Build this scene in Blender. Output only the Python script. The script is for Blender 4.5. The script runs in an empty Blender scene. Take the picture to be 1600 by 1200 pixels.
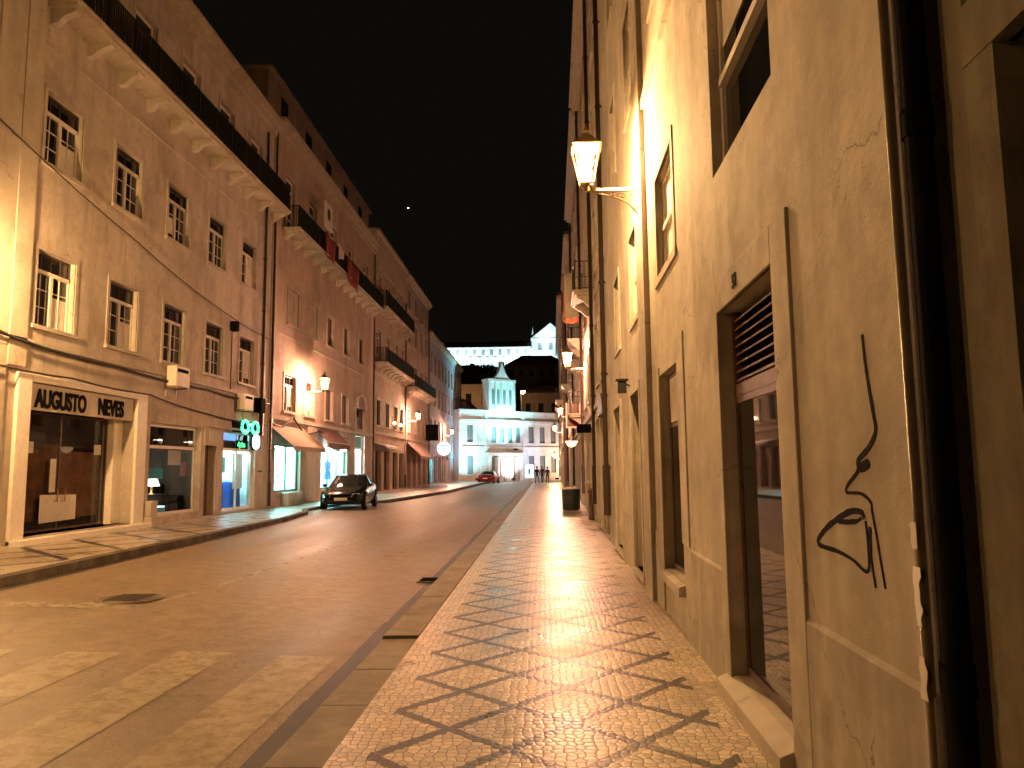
import bpy, math, random
from mathutils import Vector, Matrix
random.seed(7)
S = bpy.context.scene
COL = S.collection
R = math.radians

# ---------------------------------------------------------------- camera
cam = bpy.data.cameras.new('camera'); camo = bpy.data.objects.new('camera', cam); COL.objects.link(camo)
yaw, pitch, roll = R(2.345), R(6.36), R(.6)
f = Vector((-math.sin(yaw)*math.cos(pitch), math.cos(yaw)*math.cos(pitch), math.sin(pitch)))
r = f.cross(Vector((0, 0, 1))).normalized(); u = r.cross(f)
r2 = r*math.cos(roll) - u*math.sin(roll); u2 = u*math.cos(roll) + r*math.sin(roll)
m = Matrix((r2, u2, -f)).transposed().to_4x4(); m.translation = Vector((0, 0, 1.65))
camo.matrix_world = m
cam.sensor_width = 36; cam.lens = 36*1180/1600; cam.clip_start = .05; cam.clip_end = 3000
S.camera = camo

# ---------------------------------------------------------------- night sky and exposure
w = bpy.data.worlds.new('World'); S.world = w; w.use_nodes = True
bg = w.node_tree.nodes['Background']; bg.inputs[0].default_value = (.55, .5, .35, 1); bg.inputs[1].default_value = .0012
S.view_settings.view_transform = 'Standard'; S.view_settings.look = 'None'; S.view_settings.gamma = 1
S.view_settings.exposure = 2.35
S.render.film_transparent = False
LAMP_P = 1.0          # scale of all street lamps
SODIUM = (1.0, .56, .235); PINKISH = (1.0, .48, .31)

# ---------------------------------------------------------------- materials
def newmat(name):
    m = bpy.data.materials.new(name); m.use_nodes = True
    nt = m.node_tree; p = nt.nodes['Principled BSDF']
    return m, nt, p
def N(nt, t, **k):
    n = nt.nodes.new(t)
    for a, b in k.items(): setattr(n, a, b)
    return n
def simple(name, c, rough=.6, metal=0, spec=.5, var=.12, scale=9, bump=0):
    m, nt, p = newmat(name)
    p.inputs['Roughness'].default_value = rough; p.inputs['Metallic'].default_value = metal
    p.inputs['Specular IOR Level'].default_value = spec
    tc = N(nt, 'ShaderNodeTexCoord'); no = N(nt, 'ShaderNodeTexNoise'); no.inputs['Scale'].default_value = scale; no.inputs['Detail'].default_value = 5
    cr = N(nt, 'ShaderNodeMapRange'); cr.inputs[1].default_value = .3; cr.inputs[2].default_value = .7; cr.inputs[3].default_value = 1-var; cr.inputs[4].default_value = 1+var
    mx = N(nt, 'ShaderNodeMix', data_type='RGBA', blend_type='MULTIPLY'); mx.inputs[0].default_value = 1; mx.inputs[6].default_value = (*c, 1)
    nt.links.new(tc.outputs['Object'], no.inputs['Vector']); nt.links.new(no.outputs[0], cr.inputs[0]); nt.links.new(cr.outputs[0], mx.inputs[7]); nt.links.new(mx.outputs[2], p.inputs['Base Color'])
    if bump:
        b = N(nt, 'ShaderNodeBump'); b.inputs['Strength'].default_value = bump; b.inputs['Distance'].default_value = .01
        nt.links.new(no.outputs[0], b.inputs['Height']); nt.links.new(b.outputs[0], p.inputs['Normal'])
    return m
def emis(name, c, s):
    m, nt, p = newmat(name); p.inputs['Base Color'].default_value = (*[min(.8, x) for x in c], 1)
    p.inputs['Emission Color'].default_value = (*c, 1); p.inputs['Emission Strength'].default_value = s
    return m
def plaster(name, c, var=.2, stain=.25, rough=.85, grime=(.25, .22, .17), bump=.35, base_dirt=0.):
    m, nt, p = newmat(name); L = nt.links.new
    tc = N(nt, 'ShaderNodeTexCoord')
    def noise(sc, det=4, mapscale=None):
        n = N(nt, 'ShaderNodeTexNoise'); n.inputs['Scale'].default_value = sc; n.inputs['Detail'].default_value = det; n.inputs['Roughness'].default_value = .6
        if mapscale:
            mp = N(nt, 'ShaderNodeMapping'); mp.inputs['Scale'].default_value = mapscale; L(tc.outputs['Object'], mp.inputs[0]); L(mp.outputs[0], n.inputs['Vector'])
        else: L(tc.outputs['Object'], n.inputs['Vector'])
        return n
    def rng(n, a, b, c_, d):
        q = N(nt, 'ShaderNodeMapRange'); q.inputs[1].default_value = a; q.inputs[2].default_value = b; q.inputs[3].default_value = c_; q.inputs[4].default_value = d; L(n, q.inputs[0]); return q.outputs[0]
    n1 = noise(.8); n2 = noise(5, 8); n3 = noise(1.2, 7, (2.2, 2.2, .3)); n4 = noise(70, 4); n5 = noise(2.3, 9); n5.inputs['Roughness'].default_value = .72
    mul = N(nt, 'ShaderNodeMath', operation='MULTIPLY'); L(rng(n1.outputs[0], .3, .7, 1-var, 1+var*.6), mul.inputs[0]); L(rng(n2.outputs[0], .25, .75, 1-var*.6, 1+var*.5), mul.inputs[1])
    mx = N(nt, 'ShaderNodeMix', data_type='RGBA', blend_type='MULTIPLY'); mx.inputs[0].default_value = 1; mx.inputs[6].default_value = (*c, 1); L(mul.outputs[0], mx.inputs[7])
    mg = N(nt, 'ShaderNodeMix', data_type='RGBA'); L(mx.outputs[2], mg.inputs[6]); mg.inputs[7].default_value = (*grime, 1)
    sm_ = N(nt, 'ShaderNodeMath', operation='MAXIMUM'); L(rng(n3.outputs[0], .48, .75, 0, stain*2.2), sm_.inputs[0]); L(rng(n5.outputs[0], .54, .66, 0, stain*1.5), sm_.inputs[1]); L(sm_.outputs[0], mg.inputs[0])
    n6 = noise(.55, 6); n6.inputs['Roughness'].default_value = .5
    pt = N(nt, 'ShaderNodeMix', data_type='RGBA', blend_type='MULTIPLY'); L(rng(n6.outputs[0], .585, .6, 0, .75), pt.inputs[0]); L(mg.outputs[2], pt.inputs[6]); pt.inputs[7].default_value = (.84, .80, .74, 1)
    dn = noise(2.5, 8); dv = N(nt, 'ShaderNodeVectorMath', operation='MULTIPLY_ADD'); L(dn.outputs['Color'], dv.inputs[0]); dv.inputs[1].default_value = (.5, .5, .5); L(tc.outputs['Object'], dv.inputs[2])
    vc = N(nt, 'ShaderNodeTexVoronoi', feature='DISTANCE_TO_EDGE'); vc.inputs['Scale'].default_value = .55; L(dv.outputs[0], vc.inputs['Vector'])
    ck = N(nt, 'ShaderNodeMath', operation='MULTIPLY'); L(rng(vc.outputs['Distance'], .001, .004, 1, 0), ck.inputs[0]); L(rng(n1.outputs[0], .46, .56, 0, .65), ck.inputs[1])
    mc = N(nt, 'ShaderNodeMix', data_type='RGBA'); L(ck.outputs[0], mc.inputs[0]); L(pt.outputs[2], mc.inputs[6]); mc.inputs[7].default_value = (.07, .055, .04, 1)
    L(mc.outputs[2], p.inputs['Base Color']); p.inputs['Roughness'].default_value = rough; p.inputs['Specular IOR Level'].default_value = .3
    ad = N(nt, 'ShaderNodeMath', operation='ADD'); L(rng(n4.outputs[0], 0, 1, 0, .35), ad.inputs[0]); L(n2.outputs[0], ad.inputs[1])
    b = N(nt, 'ShaderNodeBump'); b.inputs['Strength'].default_value = bump; b.inputs['Distance'].default_value = .02; L(ad.outputs[0], b.inputs['Height']); L(b.outputs[0], p.inputs['Normal'])
    return m
def cobble(name, light=(.55, .46, .34), dark=(.026, .021, .017), xa=-1.03, xb=1.10, rough=.31, lattice=True, P=(.79, .82)):
    m, nt, p = newmat(name); L = nt.links.new
    geo = N(nt, 'ShaderNodeNewGeometry')
    nd = N(nt, 'ShaderNodeTexNoise'); nd.inputs['Scale'].default_value = 5; L(geo.outputs['Position'], nd.inputs['Vector'])
    ds = N(nt, 'ShaderNodeVectorMath', operation='MULTIPLY_ADD'); L(nd.outputs['Color'], ds.inputs[0]); ds.inputs[1].default_value = (.03, .03, 0); L(geo.outputs['Position'], ds.inputs[2])
    fl = N(nt, 'ShaderNodeVectorMath', operation='MULTIPLY'); L(ds.outputs[0], fl.inputs[0]); fl.inputs[1].default_value = (1, 1, 0)
    SC = 16.
    vo = N(nt, 'ShaderNodeTexVoronoi', voronoi_dimensions='2D', feature='F1'); ve = N(nt, 'ShaderNodeTexVoronoi', voronoi_dimensions='2D', feature='DISTANCE_TO_EDGE')
    for v in (vo, ve): v.inputs['Scale'].default_value = SC; v.inputs['Randomness'].default_value = .6; L(fl.outputs[0], v.inputs['Vector'])
    # pattern looked up per stone so that dark lines are made of whole stones
    mixp = N(nt, 'ShaderNodeMix', data_type='VECTOR'); mixp.inputs[0].default_value = .22
    L(fl.outputs[0], mixp.inputs[4]); L(vo.outputs['Position'], mixp.inputs[5])
    sx = N(nt, 'ShaderNodeSeparateXYZ'); L(mixp.outputs[1], sx.inputs[0])
    def M(op, a, b=None, c=None):
        n = N(nt, 'ShaderNodeMath', operation=op)
        for i, v in enumerate((a, b, c)):
            if v is None: continue
            if isinstance(v, (int, float)): n.inputs[i].default_value = v
            else: L(v, n.inputs[i])
        return n.outputs[0]
    X, Y = sx.outputs[0], sx.outputs[1]
    xs = M('ADD', X, .22); uu = M('DIVIDE', xs, P[0])
    vv = M('DIVIDE', M('SUBTRACT', M('SUBTRACT', Y, 5.49), M('MULTIPLY', xs, .13)), P[1])
    def line(a, wd):
        fr = M('ABSOLUTE', M('SUBTRACT', M('FRACT', M('ADD', a, .5)), .5))
        return M('LESS_THAN', fr, wd)
    ln = M('MAXIMUM', line(M('ADD', uu, vv), .062), line(M('SUBTRACT', uu, vv), .074))
    inside = M('MULTIPLY', M('GREATER_THAN', X, xa), M('LESS_THAN', X, xb))
    ln = M('MULTIPLY', ln, inside)
    if not lattice: ln = M('MULTIPLY', ln, 0)
    # colours
    hs = N(nt, 'ShaderNodeSeparateColor'); L(vo.outputs['Color'], hs.inputs[0])
    var = M('MULTIPLY_ADD', hs.outputs[0], .5, .72)
    big = N(nt, 'ShaderNodeTexNoise'); big.inputs['Scale'].default_value = 1.1; big.inputs['Detail'].default_value = 4; L(geo.outputs['Position'], big.inputs['Vector'])
    var = M('MULTIPLY', var, M('MULTIPLY_ADD', big.outputs[0], .5, .72))
    c1 = N(nt, 'ShaderNodeMix', data_type='RGBA'); c1.inputs[6].default_value = (*light, 1); c1.inputs[7].default_value = (*dark, 1); L(ln, c1.inputs[0])
    c2 = N(nt, 'ShaderNodeMix', data_type='RGBA', blend_type='MULTIPLY'); c2.inputs[0].default_value = 1; L(c1.outputs[2], c2.inputs[6]); L(var, c2.inputs[7])
    jr = N(nt, 'ShaderNodeMapRange'); jr.inputs[1].default_value = .015; jr.inputs[2].default_value = .075; jr.inputs[3].default_value = 1; jr.inputs[4].default_value = 0; L(ve.outputs['Distance'], jr.inputs[0])
    c3 = N(nt, 'ShaderNodeMix', data_type='RGBA'); L(jr.outputs[0], c3.inputs[0]); L(c2.outputs[2], c3.inputs[6]); c3.inputs[7].default_value = (.07, .055, .04, 1)
    L(c3.outputs[2], p.inputs['Base Color'])
    rr = N(nt, 'ShaderNodeMapRange'); rr.inputs[1].default_value = .3; rr.inputs[2].default_value = .7; rr.inputs[3].default_value = rough-.06; rr.inputs[4].default_value = rough+.12; L(big.outputs[0], rr.inputs[0])
    ro = M('MAXIMUM', rr.outputs[0], M('MULTIPLY', jr.outputs[0], .8)); L(ro, p.inputs['Roughness'])
    hb = N(nt, 'ShaderNodeMapRange', interpolation_type='SMOOTHSTEP'); hb.inputs[1].default_value = 0; hb.inputs[2].default_value = .3; L(ve.outputs['Distance'], hb.inputs[0])
    hn = M('ADD', M('MULTIPLY', hb.outputs[0], .9), M('MULTIPLY', hs.outputs[1], .5))
    fine = N(nt, 'ShaderNodeTexNoise'); fine.inputs['Scale'].default_value = 45; L(geo.outputs['Position'], fine.inputs['Vector'])
    hn = M('ADD', hn, M('MULTIPLY', fine.outputs[0], .5))
    b = N(nt, 'ShaderNodeBump'); b.inputs['Strength'].default_value = .3; b.inputs['Distance'].default_value = .004; L(hn, b.inputs['Height']); L(b.outputs[0], p.inputs['Normal'])
    p.inputs['Specular IOR Level'].default_value = .9
    return m
def asphalt(name, c=(.17, .122, .075)):
    m, nt, p = newmat(name); L = nt.links.new
    geo = N(nt, 'ShaderNodeNewGeometry')
    a = N(nt, 'ShaderNodeTexNoise'); a.inputs['Scale'].default_value = 75; a.inputs['Detail'].default_value = 5; a.inputs['Roughness'].default_value = .7
    mp = N(nt, 'ShaderNodeMapping'); mp.inputs['Scale'].default_value = (1.1, .08, 1); L(geo.outputs['Position'], mp.inputs[0])
    b = N(nt, 'ShaderNodeTexNoise'); b.inputs['Scale'].default_value = 1; b.inputs['Detail'].default_value = 4; L(mp.outputs[0], b.inputs['Vector'])
    d = N(nt, 'ShaderNodeTexNoise'); d.inputs['Scale'].default_value = 4.5; d.inputs['Detail'].default_value = 10; d.inputs['Roughness'].default_value = .8
    for n in (a, d): L(geo.outputs['Position'], n.inputs['Vector'])
    def rng(n, x0, x1, y0, y1):
        q = N(nt, 'ShaderNodeMapRange'); q.inputs[1].default_value = x0; q.inputs[2].default_value = x1; q.inputs[3].default_value = y0; q.inputs[4].default_value = y1; L(n, q.inputs[0]); return q.outputs[0]
    m1 = N(nt, 'ShaderNodeMath', operation='MULTIPLY'); L(rng(a.outputs[0], .3, .7, .4, 1.6), m1.inputs[0]); L(rng(b.outputs[0], .3, .7, .78, 1.25), m1.inputs[1])
    m2 = N(nt, 'ShaderNodeMath', operation='MULTIPLY'); L(m1.outputs[0], m2.inputs[0]); L(rng(d.outputs[0], .3, .7, .55, 1.5), m2.inputs[1])
    mx = N(nt, 'ShaderNodeMix', data_type='RGBA', blend_type='MULTIPLY'); mx.inputs[0].default_value = 1; mx.inputs[6].default_value = (*c, 1); L(m2.outputs[0], mx.inputs[7])
    dn = N(nt, 'ShaderNodeTexNoise'); dn.inputs['Scale'].default_value = 3; dn.inputs['Detail'].default_value = 8; L(geo.outputs['Position'], dn.inputs['Vector'])
    dv = N(nt, 'ShaderNodeVectorMath', operation='MULTIPLY_ADD'); L(dn.outputs['Color'], dv.inputs[0]); dv.inputs[1].default_value = (.7, .7, 0); L(geo.outputs['Position'], dv.inputs[2])
    vc = N(nt, 'ShaderNodeTexVoronoi', voronoi_dimensions='2D', feature='DISTANCE_TO_EDGE'); vc.inputs['Scale'].default_value = .42; L(dv.outputs[0], vc.inputs['Vector'])
    cm = N(nt, 'ShaderNodeMath', operation='MULTIPLY'); L(rng(vc.outputs['Distance'], .002, .007, 1, 0), cm.inputs[0]); L(rng(d.outputs[0], .45, .55, 0, .75), cm.inputs[1])
    mc = N(nt, 'ShaderNodeMix', data_type='RGBA'); L(cm.outputs[0], mc.inputs[0]); L(mx.outputs[2], mc.inputs[6]); mc.inputs[7].default_value = (.02, .017, .013, 1)
    L(mc.outputs[2], p.inputs['Base Color']); L(rng(b.outputs[0], .3, .7, .42, .6), p.inputs['Roughness'])
    bu = N(nt, 'ShaderNodeBump'); bu.inputs['Strength'].default_value = .6; bu.inputs['Distance'].default_value = .006; L(a.outputs[0], bu.inputs['Height']); L(bu.outputs[0], p.inputs['Normal'])
    return m
def worn_paint(name, c, wear=.5):
    m = simple(name, c, .55, var=.15, scale=30, bump=.3); nt = m.node_tree; L = nt.links.new
    p = nt.nodes['Principled BSDF']; out = nt.nodes['Material Output']
    tr = N(nt, 'ShaderNodeBsdfTransparent'); ms = N(nt, 'ShaderNodeMixShader')
    geo = N(nt, 'ShaderNodeNewGeometry'); n = N(nt, 'ShaderNodeTexNoise'); n.inputs['Scale'].default_value = 7; n.inputs['Detail'].default_value = 9; n.inputs['Roughness'].default_value = .75
    L(geo.outputs['Position'], n.inputs['Vector'])
    q = N(nt, 'ShaderNodeMapRange'); q.inputs[1].default_value = .44; q.inputs[2].default_value = .62; q.inputs[3].default_value = 0; q.inputs[4].default_value = wear; L(n.outputs[0], q.inputs[0])
    L(q.outputs[0], ms.inputs[0]); L(p.outputs[0], ms.inputs[1]); L(tr.outputs[0], ms.inputs[2]); L(ms.outputs[0], out.inputs[0])
    return m
def glass_dark(name, c=(.012, .012, .012), wav=.05, ior=1.6):
    m, nt, p = newmat(name); p.inputs['Base Color'].default_value = (*c, 1); p.inputs['Roughness'].default_value = .03; p.inputs['IOR'].default_value = ior
    tc = N(nt, 'ShaderNodeTexCoord'); n = N(nt, 'ShaderNodeTexNoise'); n.inputs['Scale'].default_value = 1.6
    b = N(nt, 'ShaderNodeBump'); b.inputs['Strength'].default_value = wav; b.inputs['Distance'].default_value = .05
    nt.links.new(tc.outputs['Object'], n.inputs['Vector']); nt.links.new(n.outputs[0], b.inputs['Height']); nt.links.new(b.outputs[0], p.inputs['Normal'])
    return m
def glass_clear(name, tint=(.92, .95, .95)):
    m, nt, p = newmat(name); out = nt.nodes['Material Output']; nt.nodes.remove(p)
    tr = N(nt, 'ShaderNodeBsdfTransparent'); tr.inputs[0].default_value = (*tint, 1)
    g = N(nt, 'ShaderNodeBsdfGlossy'); g.inputs['Roughness'].default_value = .02
    fr = N(nt, 'ShaderNodeFresnel'); fr.inputs[0].default_value = 1.45
    ms = N(nt, 'ShaderNodeMixShader'); L = nt.links.new
    L(fr.outputs[0], ms.inputs[0]); L(tr.outputs[0], ms.inputs[1]); L(g.outputs[0], ms.inputs[2]); L(ms.outputs[0], out.inputs[0])
    return m

MAT = dict(
 plasterA=plaster('beige_plaster', (.48, .42, .35), stain=.32), plasterB=plaster('pink_plaster', (.44, .34, .27), stain=.35), plasterC=plaster('ochre_plaster', (.40, .32, .25)),
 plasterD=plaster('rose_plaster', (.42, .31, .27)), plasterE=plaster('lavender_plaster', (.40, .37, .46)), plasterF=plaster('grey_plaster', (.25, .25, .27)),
 near=plaster('smooth_render', (.43, .385, .31), var=.3, stain=.34, grime=(.25, .215, .165), bump=.35), near_low=plaster('render_plinth', (.38, .34, .28), var=.3, stain=.4, grime=(.22, .19, .14), bump=.3),
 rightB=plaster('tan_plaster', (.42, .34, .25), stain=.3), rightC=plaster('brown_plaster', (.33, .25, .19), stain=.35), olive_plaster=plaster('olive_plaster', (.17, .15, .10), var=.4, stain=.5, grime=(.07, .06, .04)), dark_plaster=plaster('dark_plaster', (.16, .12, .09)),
 stone=plaster('limestone', (.45, .40, .32), var=.15, stain=.25, rough=.7, bump=.3), stone_dark=plaster('dirty_limestone', (.30, .26, .21), var=.25, stain=.4),
 white_stone=plaster('white_stone', (.62, .62, .60), var=.1, stain=.12), beige_far=plaster('beige_render', (.35, .26, .19)),
 tile=simple('roof_tile', (.12, .06, .04), .8, var=.4, scale=5), white_wood=simple('white_painted_wood', (.62, .58, .50), .5, var=.1), brown_wood=simple('brown_wood', (.10, .05, .03), .5, var=.3, scale=14),
 dark_wood=simple('dark_wood', (.045, .03, .02), .5, var=.3), red_wood=simple('dark_red_wood', (.12, .02, .02), .5), pale_door=simple('pale_painted_door', (.48, .42, .32), .55, var=.12),
 iron=simple('black_iron', (.012, .014, .012), .5, spec=.4), lantern=simple('brass_lantern_paint', (.22, .17, .10), .35, metal=.7), metal=simple('dull_metal', (.35, .33, .30), .38, metal=.8), rubber=simple('black_rubber', (.012, .012, .012), .8),
 pipe=simple('dark_pipe_paint', (.05, .035, .025), .35), gloss_pipe=simple('glossy_conduit', (.18, .14, .09), .2, spec=.8), black=simple('black_matte', (.006, .006, .006), .95, spec=.04), gold=simple('brass', (.55, .38, .14), .25, metal=1),
 glass=glass_dark('window_glass'), far_glass=simple('curtained_far_glass', (.17, .19, .2), .3), mirror_glass=glass_dark('reflective_shop_glass', (.01, .01, .01), .02, 3.2), clear=glass_clear('clear_glass'),
 lantern_glass=glass_clear('lantern_glass', (.97, .96, .9)),
 cream=simple('cream_shop_frame', (.75, .70, .60), .5, var=.07), sign_beige=simple('beige_sign_panel', (.46, .40, .29), .55, var=.08), letter=simple('black_letter', (.006, .005, .005), .9, spec=.1),
 card=simple('brown_cardboard', (.17, .075, .03), .8, var=.3, scale=4), paper=simple('white_paper', (.6, .56, .48), .8, var=.08), awning=simple('beige_awning_cloth', (.42, .32, .23), .85, var=.12, scale=6), awning_pink=simple('pink_awning_cloth', (.45, .28, .26), .85),
 awning_dark=simple('maroon_awning_cloth', (.16, .08, .07), .85), bulb=emis('sodium_bulb', SODIUM, 1), blue=simple('blue_cloth', (.02, .06, .28), .6), teal=simple('teal_board', (.05, .35, .36), .6), white=simple('white_paint', (.75, .75, .73), .5, var=.05),
 red=simple('red_cloth', (.2, .02, .015), .8), orange=simple('orange_cloth', (.50, .12, .04), .8), cable=simple('cable_sheath', (.03, .025, .02), .7), green_dark=simple('dark_green_plastic', (.015, .03, .02), .45), car_paint=simple('black_green_car_paint', (.008, .014, .012), .12, spec=.8, var=.02),
 red_paint=simple('red_car_paint', (.16, .008, .01), .2), plate=simple('number_plate', (.6, .58, .5), .4), skin=simple('skin', (.42, .26, .18), .6), cloth1=simple('navy_cloth', (.02, .022, .035), .9), cloth2=simple('brown_cloth', (.06, .04, .03), .9), cloth3=simple('grey_trousers', (.05, .05, .055), .9), hair=simple('dark_hair', (.02, .013, .01), .7),
 spray=simple('black_spray_paint', (.008, .006, .005), .9, spec=.1), leaf=simple('hillside_leaf', (.035, .05, .02), .8, var=.5), grate=simple('cast_iron', (.11, .085, .06), .5, metal=.2, scale=30, var=.4),
)
M_ = MAT

# ---------------------------------------------------------------- mesh helper
class MB:
    def __init__(s): s.v = []; s.f = []; s.m = []; s.sm = []
    def add(s, vs, fs, m=0, smooth=False):
        o = len(s.v); s.v += [tuple(v) for v in vs]
        for q in fs: s.f.append(tuple(o+i for i in q)); s.m.append(m); s.sm.append(smooth)
    def box(s, x0, x1, y0, y1, z0, z1, m=0):
        x0, x1 = sorted((x0, x1)); y0, y1 = sorted((y0, y1)); z0, z1 = sorted((z0, z1))
        s.add([(x, y, z) for x in (x0, x1) for y in (y0, y1) for z in (z0, z1)],
              [(0, 1, 3, 2), (4, 6, 7, 5), (0, 4, 5, 1), (2, 3, 7, 6), (0, 2, 6, 4), (1, 5, 7, 3)], m)
    def quad(s, a, b, c, d, m=0): s.add([a, b, c, d], [(0, 1, 2, 3)], m)
    def prism(s, poly, axis, a, b, m=0):
        def P(q, t): return {'x': (t, q[0], q[1]), 'y': (q[0], t, q[1]), 'z': (q[0], q[1], t)}[axis]
        n = len(poly); vs = [P(q, a) for q in poly] + [P(q, b) for q in poly]
        s.add(vs, [tuple(range(n))[::-1], tuple(range(n, 2*n))] + [(i, (i+1) % n, n+(i+1) % n, n+i) for i in range(n)], m)
    def tube(s, pts, rad, n=8, m=0, smooth=True, cap=True):
        pts = [Vector(p) for p in pts]; rs = rad if isinstance(rad, (list, tuple)) else [rad]*len(pts)
        o = []; up = Vector((0, 0, 1))
        for i, p in enumerate(pts):
            d = (pts[min(i+1, len(pts)-1)] - pts[max(i-1, 0)]).normalized()
            a = d.cross(up) if abs(d.z) < .95 else d.cross(Vector((0, 1, 0)))
            a.normalize(); b = a.cross(d)
            o += [p + (a*math.cos(t) + b*math.sin(t))*rs[i] for t in [2*math.pi*k/n for k in range(n)]]
        fs = [(i*n+k, i*n+(k+1) % n, (i+1)*n+(k+1) % n, (i+1)*n+k) for i in range(len(pts)-1) for k in range(n)]
        if cap: fs += [tuple(range(n)), tuple((len(pts)-1)*n+k for k in range(n))]
        s.add(o, fs, m, smooth)
    def lathe(s, prof, n=16, c=(0, 0, 0), m=0, smooth=True, rot=0):
        vs = [(c[0]+q*math.cos(rot+2*math.pi*k/n), c[1]+q*math.sin(rot+2*math.pi*k/n), c[2]+z) for q, z in prof for k in range(n)]
        fs = [(i*n+k, i*n+(k+1) % n, (i+1)*n+(k+1) % n, (i+1)*n+k) for i in range(len(prof)-1) for k in range(n)]
        s.add(vs, fs + [tuple(range(n)), tuple((len(prof)-1)*n+k for k in range(n))], m, smooth)
    def mesh(s, name, mats):
        me = bpy.data.meshes.new(name); me.from_pydata(s.v, [], s.f)
        for q in mats: me.materials.append(q)
        me.polygons.foreach_set('material_index', s.m); me.polygons.foreach_set('use_smooth', s.sm); me.update()
        return me
    def build(s, name, mats, parent=None, loc=(0, 0, 0), rot=0):
        if not isinstance(mats, (list, tuple)): mats = [mats]
        return link(name, s.mesh(name, mats), parent, loc, rot)
def link(name, me, parent=None, loc=(0, 0, 0), rot=0):
    o = bpy.data.objects.new(name, me); COL.objects.link(o); o.parent = parent; o.location = loc; o.rotation_euler = (0, 0, rot); return o
def tag(o, label=None, cat=None, group=None, kind=None):
    if label: o['label'] = label
    if cat: o['category'] = cat
    if group: o['group'] = group
    if kind: o['kind'] = kind
    return o
def empty(name, loc, rot, label, cat, group=None):
    o = bpy.data.objects.new(name, None); COL.objects.link(o); o.location = loc; o.rotation_euler = (0, 0, rot); o.empty_display_size = .2
    return tag(o, label, cat, group)
def copy_tree(o, parent=None):
    c = o.copy(); COL.objects.link(c); c.parent = parent
    for ch in [q for q in bpy.data.objects if q.parent == o and q != c]: copy_tree(ch, c)
    return c
def bevel(o, wd=.01, seg=2):
    b = o.modifiers.new('bevel', 'BEVEL'); b.width = wd; b.segments = seg; b.limit_method = 'ANGLE'; return o

# ---------------------------------------------------------------- street frames
XL = -11.07
SK = .0115; XR0 = 1.28
TR = math.pi - math.atan(SK)
def place(side, s, d=0, z=0, off=0):      # s along the street, d out of the wall, world position
    if side == 'L': return Vector((XL - off + d, s, z))
    return Vector((XR0 + off + SK*s - d, s, z))

# ---------------------------------------------------------------- ground
g = MB(); g.quad((-900, -300, -.35), (900, -300, -.35), (900, 900, -.35), (-900, 900, -.35)); tag(g.build('ground', M_['stone_dark']), kind='structure')
def zroad(x): return -.13 + max(0, -1.7-x)*.025
g = MB()
ys = [-14, 4, 8, 12, 18, 26, 40, 60, 80, 88]
xs = [-9.6, -8, -6, -4, -2.6, -1.66]
for i in range(len(ys)-1):
    for j in range(len(xs)-1):
        g.quad(*[(x, y, zroad(x)) for x, y in ((xs[j], ys[i]), (xs[j+1], ys[i]), (xs[j+1], ys[i+1]), (xs[j], ys[i+1]))])
asph = asphalt('asphalt')
tag(g.build('road', asph), kind='structure')
# paved square in front of the town hall
g = MB(); g.box(-30, 30, 88, 130, -.3, -.06); tag(g.build('square', asphalt('square_paving', (.2, .17, .15))), kind='structure')
# right pavement
cob = cobble('calcada')
g = MB(); g.box(-1.262, 3, -14, 88, -.3, 0); tag(g.build('pavement', cob), kind='structure')
# left pavement, its road edge bowed into a parking bay
KL = [(-14, -7.4), (4, -7.6), (10.7, -7.8), (14.9, -7.95), (24.1, -8.2), (27.5, -8.6), (29.5, -9.25), (35.5, -9.25), (37.0, -7.7), (41.3, -7.3), (51.7, -6.6), (88, -6.3)]
ZL = .16
cobL = cobble('calcada_left', xa=-10.6, xb=-8.2, light=(.5, .42, .33), P=(1.6, 1.7))
g = MB()
for (y0, x0), (y1, x1) in zip(KL, KL[1:]):
    g.quad((-12.5, y0, ZL), (x0-.22, y0, ZL), (x1-.22, y1, ZL), (-12.5, y1, ZL))
tag(g.build('pavement_left', cobL), kind='structure')
kerbm = plaster('kerb_stone', (.19, .155, .11), var=.35, stain=.45, rough=.6)
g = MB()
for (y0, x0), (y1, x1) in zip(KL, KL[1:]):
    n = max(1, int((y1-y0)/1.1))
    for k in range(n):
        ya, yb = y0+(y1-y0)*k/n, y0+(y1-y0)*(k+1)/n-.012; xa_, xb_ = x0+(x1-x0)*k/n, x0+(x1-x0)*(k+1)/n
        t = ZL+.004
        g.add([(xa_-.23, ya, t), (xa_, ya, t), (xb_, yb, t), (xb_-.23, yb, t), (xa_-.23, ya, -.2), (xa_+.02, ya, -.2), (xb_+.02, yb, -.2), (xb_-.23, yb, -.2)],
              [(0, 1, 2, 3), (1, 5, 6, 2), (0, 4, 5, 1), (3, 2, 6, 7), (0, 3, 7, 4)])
tag(g.build('kerb_left', [plaster('dark_kerb_stone', (.085, .065, .045), var=.35, stain=.3)]), kind='structure')  # shade on the left kerb face is put into its darker stone colour
g = MB(); y = -6.
while y < 88:
    ln = random.uniform(.95, 1.25); j = random.uniform(-.008, .008)
    h = .004 + random.uniform(0, .006)
    if 3 < y < 7.4: h -= .03      # dropped kerb at the crossing
    g.prism([(-1.66+j, -.2), (-1.635+j, h-.012), (-1.62+j, h), (-1.268, h+.002), (-1.268, -.2)], 'y', y, y+ln-.012)
    y += ln
tag(bevel(g.build('kerb', kerbm), .008, 2), kind='structure')
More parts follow.
